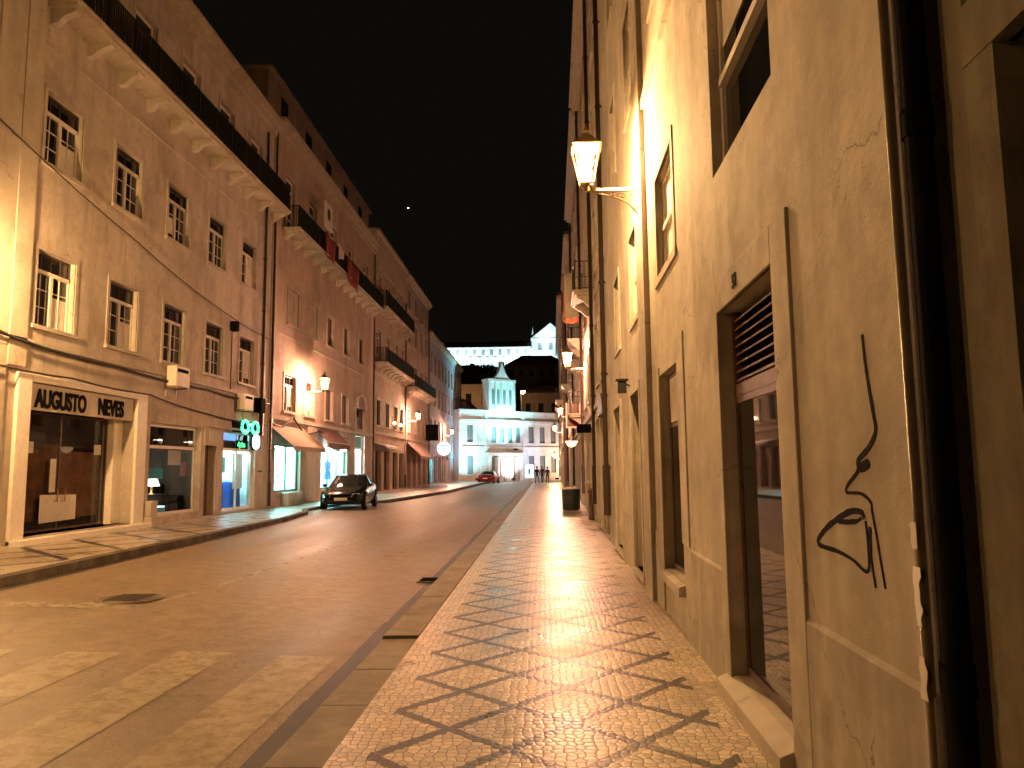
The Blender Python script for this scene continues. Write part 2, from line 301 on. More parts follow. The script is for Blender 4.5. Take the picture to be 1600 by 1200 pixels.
# gutter: dark band beside the kerb
g = MB(); gy = -6.
while gy < 60:
    a = random.uniform(.0, .05); b2 = random.uniform(0, .05)
    g.quad((-1.84-a, gy, zroad(-1.84)+.004), (-1.667, gy, -.125), (-1.667, gy+1.5, -.125), (-1.84-b2, gy+1.5, zroad(-1.84)+.004)); gy += 1.5
tag(g.build('gutter', asphalt('wet_gutter', (.02, .016, .012))), kind='structure')
g = MB()
for (y0, x0), (y1, x1) in zip(KL, KL[1:]): g.quad((x0+.022, y0, zroad(x0)+.004), (x0+.2, y0, zroad(x0+.2)+.004), (x1+.2, y1, zroad(x1+.2)+.004), (x1+.022, y1, zroad(x1)+.004))
tag(g.build('gutter_left', asphalt('wet_gutter_left', (.02, .016, .012))), kind='structure')  # dark strip painting the shade line along the left kerb foot
# zebra crossing
zp = worn_paint('worn_white_paint', (.33, .27, .18), .35)
g = MB()
for k in range(7):
    x1 = -2.0 - k*1.03; x0 = x1 - .54
    if x0 < -8.1: break
    yy = [3.2, 4.6, 6.0, 7.36+.07*math.sin(k*2)]
    for a, b in zip(yy, yy[1:]): g.quad((x0, a, zroad(x0)+.005), (x1, a, zroad(x1)+.005), (x1, b, zroad(x1)+.005), (x0, b, zroad(x0)+.005))
tag(g.build('zebra_crossing', zp), kind='structure')
# pale tarred seam and repair band across the road at the manhole
seam = worn_paint('road_seam', (.30, .245, .17), .6)
g = MB()
pts = [(-5.15, 9.9), (-4.95, 11), (-4.85, 14), (-4.6, 19), (-4.3, 26), (-4.1, 36)]
for (x0, y0), (x1, y1) in zip(pts, pts[1:]):
    x0b, x1b = x0+.11, x1+.11; g.quad((x0, y0, zroad(x0)+.005), (x0b, y0, zroad(x0b)+.005), (x1b, y1, zroad(x1b)+.005), (x1, y1, zroad(x1)+.005))
for x0, x1 in ((-8, -7), (-7, -6), (-6, -5.15)): g.quad((x0, 9.42, zroad(x0)+.005), (x1, 9.42, zroad(x1)+.005), (x1, 9.75, zroad(x1)+.005), (x0, 9.75, zroad(x0)+.005))
tag(g.build('road_seam', seam), kind='structure')
# manhole
r_ = empty('manhole_cover', (-5.55, 10.12, zroad(-5.55)+.004), 0, 'round iron manhole cover set in the asphalt near the crossing', 'manhole')
g = MB(); g.lathe([(.43, 0), (.43, .008), (.36, .012), (.36, .003)], 32); g.build('rim', M_['grate'], r_)
g = MB(); g.lathe([(.34, 0), (.34, .012), (.31, .016), (0.01, .016)], 32)
for k in range(-4, 5): g.box(-.27+abs(k)*.01, .27-abs(k)*.01, k*.06-.01, k*.06+.01, .014, .022)
g.build('lid', M_['grate'], r_)
r_ = empty('drain_grate', (-1.86, 12.3, zroad(-1.86)+.008), 0, 'dark iron drain grate against the right kerb', 'drain')
g = MB(); g.box(-.17, .17, -.25, -.22, 0, .012); g.box(-.17, .17, .22, .25, 0, .012); g.box(-.17, -.14, -.22, .22, 0, .012); g.box(.14, .17, -.22, .22, 0, .012); g.build('frame', M_['grate'], r_)
g = MB()
for k in range(7): g.box(-.14, .14, -.2+k*.065, -.17+k*.065, 0, .01)
g.build('bars', M_['black'], r_)

# ---------------------------------------------------------------- building kit
_cache = {}
def window_me(w, h, style, far=False):
    key = (round(w, 2), round(h, 2), style, far)
    if key in _cache: return _cache[key]
    g = MB(); t = .06; hw = w/2
    # local: x outward (0 at frame back), y along wall, z up from the sill
    def fr(y0, y1, z0, z1, d=.05): g.box(0, d, y0, y1, z0, z1)
    if style == 'casement':
        tq = h*.74; fr(-hw, -hw+t, 0, tq); fr(hw-t, hw, 0, tq); fr(-hw+t, hw-t, 0, t)
        g.box(0, .05, -hw, -hw+.03, tq, h, 1); g.box(0, .05, hw-.03, hw, tq, h, 1); g.box(0, .05, -hw+.03, hw-.03, h-.04, h, 1)
    else: fr(-hw, -hw+t, 0, h); fr(hw-t, hw, 0, h); fr(-hw+t, hw-t, 0, t); fr(-hw+t, hw-t, h-t, h)
    tz = h*.74 if style != 'sash' else h*.5
    if style == 'casement':
        fr(-hw+t, hw-t, tz-.045, tz+.045, .07); fr(-.045, .045, t, tz-.045, .07)
        for sgn in (-1, 1):
            for k in (1, 2): fr(min(sgn*.045, sgn*(hw-t)), max(sgn*.045, sgn*(hw-t)), t+(tz-t)*k/3-.011, t+(tz-t)*k/3+.011, .035)
            c = sgn*(hw-t+.045)/2; fr(c-.011, c+.011, t, tz-.045, .032)
        for k in (-1, 0, 1): g.box(0, .032, k*w/4-.009, k*w/4+.009, tz+.045, h-.04, 1)
    elif style == 'sash':
        fr(-hw+t, hw-t, tz-.03, tz+.03, .07)
    elif style == 'french':
        fr(-.04, .04, t, h*.8-.03, .07); fr(-hw+t, hw-t, h*.8-.03, h*.8+.03, .06)
        for sgn in (-1, 1): fr(min(sgn*.04, sgn*(hw-t)), max(sgn*.04, sgn*(hw-t)), h*.28-.03, h*.28+.03, .045)
    me = g.mesh('window', [M_['white_wood' if style != 'dark' else 'dark_wood'], M_['dark_wood']])
    p = MB(); p.quad((.015, -hw+.02, .02), (.015, hw-.02, .02), (.015, hw-.02, h-.02), (.015, -hw+.02, h-.02)); pm = p.mesh('pane', [M_['far_glass' if far else 'glass']])
    _cache[key] = (me, pm); return me, pm

class Building:
    def __init__(B, name, label, side, s0, s1, h, wall, off=0, depth=9, trim='stone', root=None, zb=-.2, cat='building', group=None):
        B.side, B.s0, B.s1, B.h, B.off, B.zb, B.depth = side, s0, s1, h, off, zb, depth
        B.wallm, B.trimm = wall, trim
        if root: B.root = empty(name, root[0], root[1], label, cat, group); B.s0 = 0; B.W = s1
        else:
            B.root = empty(name, place(side, s0, 0, 0, off), 0 if side == 'L' else TR, label, cat, group)
        B.open = []
    def L(B, s): return (s-B.s0) if B.side in ('L', 'C') else -(s-B.s0)
    def hole(B, s0, s1, z0, z1, rev=.2): B.open.append((s0, s1, z0, z1, rev))
    def bx(B, mb, d0, d1, s0, s1, z0, z1, m=0): mb.box(d0, d1, B.L(s0), B.L(s1), z0, z1, m)
    def part(B, name, mb, mat, parent=None): return mb.build(name, mat, parent or B.root)
    def surround(B, s0, s1, z0, z1, w=.14, p=.03, sill=True, lintel=None):
        t = MB(); lw = lintel or w
        B.bx(t, -.02, p, s0-w, s0, z0, z1); B.bx(t, -.02, p, s1, s1+w, z0, z1); B.bx(t, -.02, p+.004, s0-w, s1+w, z1, z1+lw)
        if sill: B.bx(t, -.1, p+(.06 if B.side == 'L' else .012), s0-w-.04, s1+w+.04, z0-.09, z0)
        B.part('window_surround' if z0 > .4 else 'door_surround', t, M_[B.trimm])
    def window(B, s0, s1, z0, z1, style='casement', rev=.18, sur=True, w=.13, blind=None, shutter=False, p=.03):
        B.hole(s0, s1, z0, z1, rev)
        if sur: B.surround(s0, s1, z0, z1, w, p)
        me, pm = window_me(s1-s0, z1-z0, style, B.side == 'C')
        fo = link('window', me, B.root, (-rev, B.L((s0+s1)/2), z0)); po = link('pane', pm, fo)
        hw = (s1-s0)/2
        if style == 'casement' and random.random() < .55:
            b = MB(); sg = random.choice((-1, 1)); zt = z1-z0; lo_ = random.choice((.06, .25, .06)); hi_ = zt*random.choice((.72, .45, .72))
            n = 8; vs = []
            for k in range(n+1):
                y = sg*(.05+(hw-.11)*k/n); q = .019+.004*(k % 2)
                vs += [(q, y, lo_), (q, y, hi_)]
            b.add(vs, [(2*k, 2*k+1, 2*k+3, 2*k+2) for k in range(n)]); b.build('curtain', M_['paper'], fo)
        if blind:
            b = MB(); zt = z1-z0
            b.box(.018, .024, -hw+.06, hw-.06, zt*(1-blind), zt-.06); b.build('blind', M_['paper'], fo)
        return fo
    def shutters(B, s0, s1, z0, z1, mat='dark_wood', p=.035):
        g = MB(); c = (s0+s1)/2
        for a, b in ((s0+.01, c-.008), (c+.008, s1-.01)):
            B.bx(g, -.07, -.03, a, b, z0, z1)
            n = int((z1-z0-.2)/.08)
            for k in range(n): B.bx(g, -.03, -.012, a+.07, b-.07, z0+.1+k*.08, z0+.145+k*.08)
        return B.part('shutter', g, M_[mat])
    def french(B, s0, s1, z0, z1, **k): return B.window(s0, s1, z0, z1, 'french', **k)
    def balcony(B, s0, s1, z, proj=.75, h=.95, step=.11, corb=True, mat='stone', dense=.012, fill=None):
        g = MB(); B.bx(g, 0, proj, s0, s1, z-.13, z); B.bx(g, 0, proj+.05, s0-.05, s1+.05, z-.04, z+.02)
        if corb:
            n = max(2, int((s1-s0)/1.35)+1)
            for k in range(n):
                c = s0+.2+(s1-s0-.4)*k/(n-1); y = B.L(c)
                g.add(
                    [(a, y+q, zz) for q in (-.09, .09) for a, zz in ((0, z-.5), (.16, z-.46), (.3, z-.32), (proj*.85, z-.2), (proj*.85, z-.13), (0, z-.13))],
                    [(0, 1, 2, 3, 4, 5), (6, 7, 8, 9, 10, 11)] + [(i, (i+1) % 6, 6+(i+1) % 6, 6+i) for i in range(6)])
        bo = B.part('balcony', g, M_[mat])
        r = MB(); d = proj-.03
        B.bx(r, d-.02, d+.02, s0+.02, s1-.02, z+h-.03, z+h); B.bx(r, d-.015, d+.015, s0+.02, s1-.02, z+.08, z+.1)
        for e in (s0+.02, s1-.04):
            B.bx(r, 0, d, e, e+.02, z+h-.03, z+h); B.bx(r, 0, d, e, e+.02, z+.08, z+.1)
            n = int(proj/step)
            for k in range(1, n): B.bx(r, k*step-.008, k*step+.008, e, e+.016, z+.1, z+h-.03)
        n = int((s1-s0)/step)
        for k in range(n+1):
            c = s0+.03+(s1-s0-.06)*k/n; q = dense*(2.2 if k % 12 == 0 else 1)
            B.bx(r, d-q, d+q, c-q, c+q, z+.02, z+h-.03)
        if fill: B.bx(r, d-.006, d+.004, s0+.02, s1-.02, z+.1, z+.1+(h-.13)*fill)
        link_r = r.build('railing', M_['iron'], bo)
        return bo
    def glazed(B, name, s0, s1, z0, z1, d, fmat='dark_wood', pane='mirror_glass', t=.06, mull=(), trans=(), fd=.05, parent=None):
        g = MB()
        for a, b, c, e in ((s0, s0+t, z0, z1), (s1-t, s1, z0, z1), (s0+t, s1-t, z0, z0+t), (s0+t, s1-t, z1-t, z1)): B.bx(g, d, d+fd, a, b, c, e)
        for q in mull: B.bx(g, d, d+fd-.004, q-t/2, q+t/2, z0+t, z1-t)
        for q in trans: B.bx(g, d, d+fd-.008, s0+t, s1-t, q-t/2, q+t/2)
        fo = B.part(name, g, M_[fmat], parent)
        p = MB(); p.quad((d+.02, B.L(s0+t/2), z0+t/2), (d+.02, B.L(s1-t/2), z0+t/2), (d+.02, B.L(s1-t/2), z1-t/2), (d+.02, B.L(s0+t/2), z1-t/2)); p.build('pane', M_[pane], fo)
        return fo
    def room(B, s0, s1, z0, z1, d, depth=2.2, mat='white', light=None, power=8, floor=None):
        g = MB(); a, b = d, d-depth
        ya, yb = B.L(s0), B.L(s1)
        g.quad((b, ya, z0), (b, yb, z0), (b, yb, z1), (b, ya, z1)); g.quad((a, ya, z0), (b, ya, z0), (b, ya, z1), (a, ya, z1)); g.quad((a, yb, z0), (b, yb, z0), (b, yb, z1), (a, yb, z1))
        g.quad((a, ya, z0), (a, yb, z0), (b, yb, z0), (b, ya, z0), 0); g.quad((a, ya, z1), (a, yb, z1), (b, yb, z1), (b, ya, z1))
        o = B.part('shop_interior', g, M_[mat])
        if light:
            p = MB(); n = max(1, int((s1-s0)/1.3))
            for k in range(n):
                c = s0+(s1-s0)*(k+.5)/n; B.bx(p, d-.75, d-.45, c-.4, c+.4, z1-.06, z1-.03)
            p.build('ceiling_light', emis('shop_light', light, power), o)
        return o
    def cornice(B, z, h=.35, proj=.4, s0=None, s1=None, mat=None):
        g = MB(); s0 = s0 if s0 is not None else B.s0; s1 = s1 if s1 is not None else (B.s1 if B.side != 'C' else B.W)
        for a, b, q in ((0, .35, .35), (.35, .7, .7), (.7, 1, 1)): B.bx(g, -.05, proj*q, s0+.01, s1-.01, z+h*a, z+h*b)
        return B.part('cornice', g, M_[mat or B.trimm])
    def string(B, z, h=.12, p=.06, s0=None, s1=None, skip=()):
        s0 = s0 if s0 is not None else B.s0; s1 = s1 if s1 is not None else (B.s1 if B.side != 'C' else B.W)
        t = MB(); B.bx(t, -.02, p, s0+.005, s1-.005, z, z+h); B.part('string_course', t, M_[B.trimm])
    def pilaster(B, s0, s1, z0, z1, p=.06):
        t = MB(); B.bx(t, -.02, p, s0, s1, z0, z1); B.part('pilaster', t, M_[B.trimm])
    def pipe(B, s, z0=.25, z1=None, rad=.055, d=.1, mat='pipe'):
        g = MB(); z1 = z1 or B.h-.1; y = B.L(s)
        g.tube([(d, y, z0), (d, y, z1)], rad, 10); g.tube([(d, y, z0-.2 if z0 > .3 else z0-.05), (d, y, z0+.9)], rad*1.5, 10)
        zz = 1.6
        while zz < z1: g.tube([(d, y, zz), (d, y, zz+.06)], rad*1.35, 10); B_ = g.box(0, d, y-.015, y+.015, zz+.01, zz+.04); zz += 2.1
        return B.part('downpipe', g, M_[mat])
    def finish(B, roof=True, roof_h=1.6, eave=.3):
        s0, s1 = B.s0, (B.s1 if B.side != 'C' else B.W)
        ss = sorted({s0, s1} | {q for o in B.open for q in o[:2] if s0 <= q <= s1}); zs = sorted({B.zb, B.h} | {q for o in B.open for q in o[2:4]})
        g = MB()
        for a, b in zip(ss, ss[1:]):
            for c, e in zip(zs, zs[1:]):
                ms, mz = (a+b)/2, (c+e)/2
                if any(o[0] < ms < o[1] and o[2] < mz < o[3] for o in B.open): continue
                g.quad((0, B.L(a), c), (0, B.L(b), c), (0, B.L(b), e), (0, B.L(a), e))
        for a, b, c, e, rv in B.open:
            ya, yb = B.L(a), B.L(b)
            g.quad((0, ya, c), (-rv, ya, c), (-rv, ya, e), (0, ya, e)); g.quad((0, yb, c), (-rv, yb, c), (-rv, yb, e), (0, yb, e))
            g.quad((0, ya, c), (0, yb, c), (-rv, yb, c), (-rv, ya, c)); g.quad((0, ya, e), (0, yb, e), (-rv, yb, e), (-rv, ya, e))
        ya, yb = B.L(s0), B.L(s1); D = -B.depth
        g.quad((0, ya, B.zb), (D, ya, B.zb), (D, ya, B.h), (0, ya, B.h)); g.quad((0, yb, B.zb), (D, yb, B.zb), (D, yb, B.h), (0, yb, B.h))
        g.quad((D, ya, B.zb), (D, yb, B.zb), (D, yb, B.h), (D, ya, B.h)); g.quad((0, ya, B.h), (0, yb, B.h), (D, yb, B.h), (D, ya, B.h))
        B.part('wall', g, M_[B.wallm])
        if roof:
            r = MB(); h = B.h+.02; ya, yb = min(ya, yb), max(ya, yb)
            pf = [(eave, h+.0), (eave, h+.1), (D/2, h+roof_h+.1), (D, h+.1), (D, h)]
            vs = [(a, ya, z) for a, z in pf] + [(a, yb, z) for a, z in pf]
            r.add(vs, [(0, 1, 2, 3, 4), (5, 6, 7, 8, 9), (0, 5, 6, 1), (1, 6, 7, 2), (2, 7, 8, 3), (0, 4, 9, 5)])
            k = ya+.1
            while k < yb: # roll tiles show along the eave
                r.tube([(eave+.03, k, h+.11), (D/2, k, h+roof_h+.12)], .07, 6); k += .22 if B.s0 < 60 else .6
            B.part('roof', r, M_['tile'])
        return B

def wall_text(txt, size, depth, mat, name='lettering', sx=1.):
    c = bpy.data.curves.new(name, 'FONT'); c.body = txt; c.size = size; c.extrude = depth; c.align_x = 'LEFT'; c.offset = size*.034
    o = bpy.data.objects.new(name, c); COL.objects.link(o)
    me = bpy.data.meshes.new_from_object(o); bpy.data.objects.remove(o); me.name = name
    me.materials.clear(); me.materials.append(mat)
    for v in me.vertices: v.co.x *= sx
    return me
def text_on(me, parent, x, y, z, flip=False):
    # text runs along +y (left wall read from the street) or -y
    o = link(me.name, me, parent); 
    if not flip: mtx = Matrix(((0, 0, 1), (1, 0, 0), (0, 1, 0))).to_4x4()
    else: mtx = Matrix(((0, 0, 1), (1, 0, 0), (0, 1, 0))).to_4x4()
    mtx.translation = (x, y, z); o.matrix_local = mtx
    return o

# ================================================================ LEFT SIDE OF THE STREET
G_L = 'buildings along the left side of the street'; G_R = 'buildings along the right side of the street'
# --- the sliver at the very edge
b = Building('townhouse', 'brightly lit beige house at the far left edge before the lettered shop', 'L', -8, 14.95, 16, 'plasterA', group=G_L)
for z in (4.9, 8.6, 12.4):
    for k in range(7): b.window(-6.6+k*2.9, -5.4+k*2.9, z, z+1.6, rev=.16)
for k in range(4):
    b.hole(-6+k*5, -2.6+k*5, .3, 3.2, .4); b.glazed('shop_window', -6+k*5, -2.6+k*5, .3, 3.2, -.3)
b.string(4.3); b.pilaster(14.2, 14.95, 0, 15.9, .05); b.cornice(15.6); b.finish()

# --- building with the lettered shop and the optician
b = Building('shop_building', 'beige four storey building with the lettered shop and long black top balcony', 'L', 14.95, 29.75, 16.05, 'plasterA', group=G_L)
bA = b
b.pilaster(14.96, 15.5, 3.9, 15.9, .07); b.pilaster(29.2, 29.74, 0.2, 15.9, .05)
for i in range(5):
    c = 16.45+i*2.775
    b.window(c-.68, c+.68, 4.88, 6.58, w=.1, p=.02, blind=None); b.window(c-.68, c+.68, 8.58, 10.25, w=.1, p=.02, blind=None)
for i in range(5):
    c = 16.95+i*2.75; b.french(c-.6, c+.6, 12.32, 14.5, w=.12)
b.balcony(15.6, 29.9, 12.3, proj=.7, h=1.0, step=.1, dense=.017)
b.string(4.42, .1, .07); b.string(11.3, .08, .03)
b.cornice(15.5, .5, .5)
# lettered shop: deep recess
b.hole(15.72, 20.0, .3, 3.62, .62)
g = MB(); b.bx(g, 0, .09, 15.3, 15.72, .16, 3.78); b.bx(g, 0, .09, 20.0, 20.5, .16, 3.78); b.bx(g, 0, .09, 15.72, 20.0, 3.62, 3.78)
b.bx(g, -.62, -.3, 19.58, 20.0, .3, 3.62); b.bx(g, -.62, -.05, 15.72, 20.0, .16, .3); b.bx(g, 0, .32, 15.3, 20.55, .1, .27); bevel(b.part('shop_frame', g, M_['cream']), .012)
fo = b.glazed('shop_glazing', 15.74, 19.58, .32, 3.03, -.52, 'brown_wood', 'clear', .045, mull=(17.66,), fd=.04)
g = MB(); b.bx(g, -.7, -.69, 15.72, 19.58, .55, 2.18); b.bx(g, -.69, -.683, 17.35, 18.0, 2.1, 2.32); b.part('cardboard_blind', g, M_['card'])
g = MB(); b.bx(g, -1.6, -1.55, 15.0, 20.3, .2, 3.7); b.bx(g, -1.6, -.62, 15.0, 15.05, .2, 3.7); b.bx(g, -1.6, -.62, 20.3, 20.35, .2, 3.7); b.bx(g, -1.6, -.62, 15, 20.3, 3.7, 3.75); b.bx(g, -1.6, -.62, 15, 20.3, .2, .25)
b.part('shop_interior', g, M_['dark_wood'])
g = MB()
for s_ in (17.52, 17.8):
    y = b.L(s_); g.tube([(-.48, y, .98), (-.4, y, .98), (-.4, y, 1.28), (-.48, y, 1.28)], .014, 8)
b.part('door_handle', g, M_['gold'])
def notice(label, s0, s1, z0, z1, d, mat='paper', tilt=0, cat='paper notice', name='paper_notice', B_=None, group=None):
    B_ = B_ or bA; g = MB(); hw = (s1-s0)/2; 
    g.add([(0, -hw, 0), (0, hw, tilt), (0, hw, z1-z0), (0, -hw, z1-z0+tilt), (.004, -hw, 0), (.004, hw, tilt), (.004, hw, z1-z0), (.004, -hw, z1-z0+tilt)], [(0, 1, 2, 3), (4, 5, 6, 7), (0, 4, 5, 1), (1, 5, 6, 2), (2, 6, 7, 3), (3, 7, 4, 0)])
    o = g.build(name, M_[mat]); o.location = place(B_.side, (s0+s1)/2, d, z0, B_.off); o.rotation_euler = (0, 0, 0 if B_.side == 'L' else TR); return tag(o, label, cat, group)
notice('large crumpled pale sheet taped low across the brown-papered shop doors', 17.0, 18.35, .5, 1.12, -.475, tilt=.03)
notice('tall narrow pale strip of paper beside the brass door handles', 17.3, 17.52, 1.2, 1.98, -.475)
notice('small square note high on the left pane of the papered shop', 16.35, 16.68, 2.1, 2.36, -.475)
notice('small square note high on the right pane of the papered shop', 19.0, 19.3, 2.1, 2.36, -.475)
notice('tiny white sticker at the left edge of the papered shop glass', 15.85, 16.08, 1.78, 1.9, -.475, cat='sticker', name='sticker')
rs = empty('shop_sign', place('L', 15.74, -.02, 3.02), 0, 'beige fascia sign with thick black letters AUGUSTO NEVES', 'shop sign')
g = MB(); g.box(-.04, 0, 0, 4.2, 0, .58); g.build('panel', M_['sign_beige'], rs)
me = wall_text('AUGUSTO', .56, .012, M_['letter'], sx=.70); text_on(me, rs, .014, .24, .08)
me = wall_text('NEVES', .56, .012, M_['letter'], sx=.72); text_on(me, rs, .014, 2.58, .08)
# middle shop
b.hole(20.85, 24.05, .38, 3.05, .3)
b.room(20.6, 24.2, .3, 3.05, -.3, 2.0, 'stone_dark')
b.glazed('shop_window', 20.85, 24.05, .38, 3.05, -.24, 'cream', 'clear', .09, mull=(), trans=(2.38,))
g = MB(); b.bx(g, -.32, -.27, 20.9, 24.0, 2.42, 3.0); b.part('transom_board', g, M_['black'])
g = MB(); b.bx(g, 0, .3, 20.55, 21.3, .1, .42); b.bx(g, 0, .25, 20.6, 20.95, .42, .85); bevel(b.part('stone_step', g, M_['stone']), .02)
# brown side door between
b.hole(24.35, 25.2, .2, 2.5, .35); g = MB(); b.bx(g, -.34, -.28, 24.35, 25.2, .2, 2.5); b.bx(g, -.28, -.26, 24.45, 25.1, .4, 1.1); b.bx(g, -.28, -.26, 24.45, 25.1, 1.25, 2.3); dr = b.part('door', g, M_['brown_wood'])
g = MB(); g.lathe([(.03, 0), (.035, .03), (.02, .05)], 10, (-.24, b.L(25.0), 1.2)); g.build('handle', M_['gold'], dr)
g = MB(); b.bx(g, 0, .06, 24.2, 25.45, 2.5, 3.05); b.bx(g, .06, .1, 24.45, 25.2, 2.6, 2.95); b.part('door_panel_above', g, M_['stone'])
# optician
b.hole(25.75, 28.7, .25, 3.1, .3)
b.room(25.6, 28.85, .2, 3.1, -.3, 2.2, 'white', (.45, .95, 1.0), 24)
b.glazed('shop_window', 25.75, 28.7, .25, 3.1, -.2, 'cream', 'clear', .1, mull=(27.3,), trans=(2.42,))
g = MB(); b.bx(g, -.36, -.3, 25.8, 28.65, 2.47, 3.02); b.part('transom_board', g, M_['black'])
g = MB(); b.bx(g, 0, .1, 24.2, 29.1, 3.1, 3.18); b.part('ledge', g, M_['stone'])
b.pipe(28.95, 3.2, 15.3)
b.finish()

# things in and on building A
def at_left(name, label, cat, s, d, z, group=None): return empty(name, place('L', s, d, z), 0, label, cat, group)
r_ = at_left('glasses_sign', 'green glowing spectacles sign above the optician window', 'neon sign', 27.75, .02, 3.26)
g = MB()
gm = emis('green_neon', (.08, .9, .40), .5)
for sy in (-.48, .48):
    pts = [(.13, sy+.30*math.cos(t), .22*math.sin(t)) for t in [2*math.pi*k/24 for k in range(25)]]; g.tube(pts, .055, 8, cap=False)
g.tube([(.13, -.2, .03), (.13, -.08, .1), (.13, .08, .1), (.13, .2, .03)], .05, 8)
g.build('spectacles', gm, r_)
g = MB(); g.box(0, .05, -1.35, .75, -.22, .2); g.box(.05, .12, -.5, -.46, -.02, .02); g.box(.05, .12, .46, .5, -.02, .02); g.build('backboard', M_['black'], r_)
r_ = at_left('lit_word_sign', 'small green lit word optica in the optician transom', 'lit sign', 27.25, -.12, 2.5)
text_on(wall_text('óptica', .26, .01, emis('green_letters', (.03, 1.0, .15), .6)), r_, .02, 0, .04)
g = MB(); g.box(-.03, 0, -.1, 1.0, -.03, .27); g.build('board', M_['black'], r_)
r_ = at_left('round_light_sign', 'glowing white oval light box at the right end of the optician transom', 'light box', 28.55, .02, 2.75)
g = MB(); g.lathe([(.0, -.02), (.2, -.02), (.24, .05), (.2, .12), (0, .12)], 24); me = g.mesh('light_face', [emis('white_lightbox', (.75, .95, 1), .8)]); o = link('light_face', me, r_); o.rotation_euler = (0, R(90), 0); o.scale = (1.25, 1, 1)
g = MB(); g.lathe([(.0, -.08), (.25, -.08), (.25, -.02), (0, -.02)], 24); o = link('casing', g.mesh('casing', [M_['black']]), r_); o.rotation_euler = (0, R(90), 0); o.scale = (1.25, 1, 1)
r_ = at_left('blue_light_panel', 'blue lit strip sign behind the glass at the top of the optician', 'light box', 26.0, -.27, 2.75)
g = MB(); g.box(0, .03, 0, 1.6, 0, .24); g.build('panel', emis('blue_panel', (.12, .3, .8), .35), r_)
g = MB()
for k in range(5): g.box(.03, .035, .1+k*.32, .16+k*.32, .02, .22)
g.build('stripes', M_['white'], r_)
# optician display: shelf, posters, blue counters
r_ = at_left('display_shelf', 'white display shelving with spectacles inside the optician window', 'shelf', 26.5, -1.4, .3)
g = MB()
for k in range(5): g.box(-.2, .2, -.7, .75, .7+k*.36, .73+k*.36)
g.box(-.2, .2, -.72, -.7, 0, 2.2); g.box(-.2, .2, .75, .77, 0, 2.2); g.build('shelves', M_['white'], r_)
g = MB()
for k in range(4):
    for j in range(6):
        y = -.6+j*.24; z = .79+k*.36
        for q in (-.045, .045): g.tube([(.15, y+q+.04*math.cos(t), z+.03*math.sin(t)) for t in [2*math.pi*i/8 for i in range(9)]], .007, 4, cap=False)
g.build('spectacles', M_['black'], r_)
for i, (s, wd, h, mt, lb) in enumerate([(26.4, 1.1, .95, 'blue', 'dark blue draped display table low in the left of the optician window'), (28.0, .9, .95, 'blue', 'blue display box low in the right of the optician window')]):
    r_ = at_left('display_table', lb, 'display table', s, -.75, .3); g = MB()
    g.prism([(-.3, 0), (.32, 0), (.28, h-.05), (.26, h), (-.3, h)], 'y', -wd/2, wd/2); bevel(g.build('cover', M_[mt], r_), .03)
    g = MB()
    for k in range(5): g.lathe([(.0, 0), (.05, 0), (.06, .05), (.03, .16), (0, .17)], 8, (-.1+.05*(k % 2), -wd/2+.15+k*wd/6, h))
    g.build('ornament', M_['white'], r_)
notice('cyan diamond poster hanging in the optician window', 26.3, 27.0, 1.6, 2.15, -.45, 'teal', cat='poster', name='poster')
notice('tall pale door poster with a dark oval in the right of the optician window', 27.55, 28.45, 1.0, 2.3, -.4, 'paper', cat='poster', name='poster')
# middle shop display: two glowing table lamps, a counter lamp strip, dark furniture
lampm = emis('warm_white_shade', (1.0, .9, .75), .8)
for i, (s, lb) in enumerate([(21.9, 'left of two glowing table lamps in the dim middle shop window'), (22.75, 'right of two glowing table lamps in the dim middle shop window')]):
    r_ = at_left('table_lamp', lb, 'table lamp', s, -.9, .98, 'table lamps in the shop window')
    g = MB(); g.lathe([(.1, 0), (.1, .02), (.03, .05), (.05, .16), (.02, .26), (.02, .34)], 12); g.build('base', M_['gold'], r_)
    g = MB(); g.lathe([(.24, .24), (.12, .56)], 18); g.build('lamp_shade', lampm, r_)
r_ = at_left('display_cabinet', 'low dark cabinet carrying the two table lamps', 'cabinet', 22.3, -.9, .32)
g = MB(); g.box(-.25, .25, -.9, .9, 0, .64); g.box(-.28, .28, -.95, .95, .64, .66); g.box(.25, .27, -.85, -.03, .05, .6); g.box(.25, .27, .03, .85, .05, .6); bevel(g.build('cabinet_body', M_['dark_wood'], r_), .01)
r_ = at_left('glass_counter', 'small glass counter with a cyan strip light low in the middle shop window', 'counter', 22.0, -.5, .3)
g = MB(); g.box(-.12, .12, -.6, .6, 0, .3); g.build('counter_body', M_['teal'], r_)
g = MB(); g.box(-.1, .12, -.58, .58, .3, .33); g.build('strip_light', emis('cyan_strip', (.4, .95, 1), .8), r_)
r_ = at_left('armchair', 'dark armchair at the right of the middle shop window', 'armchair', 23.4, -.75, .32)
g = MB(); g.box(-.35, .35, -.4, .4, .12, .4); g.box(-.4, -.25, -.4, .4, .3, .95); g.box(-.35, .35, -.48, -.36, .12, .6); g.box(-.35, .35, .36, .48, .12, .6); bevel(g.build('upholstery', M_['black'], r_), .05, 3)
g = MB()
for a in (-.3, .3):
    for c in (-.38, .38): g.lathe([(.03, 0), (.035, .12)], 8, (a, c, 0))
g.build('legs', M_['dark_wood'], r_)
notice('pale framed poster high inside the middle shop window', 22.55, 23.35, 1.85, 2.3, -.32, 'paper', cat='poster', name='poster')
notice('small pink sheet below the poster in the middle shop window', 23.35, 23.75, 1.5, 1.95, -.32, 'awning_pink', cat='poster', name='poster')
notice('row of framed pictures on the left of the middle shop glass', 21.1, 22.3, 1.45, 1.75, -.34, 'teal', cat='picture', name='picture')
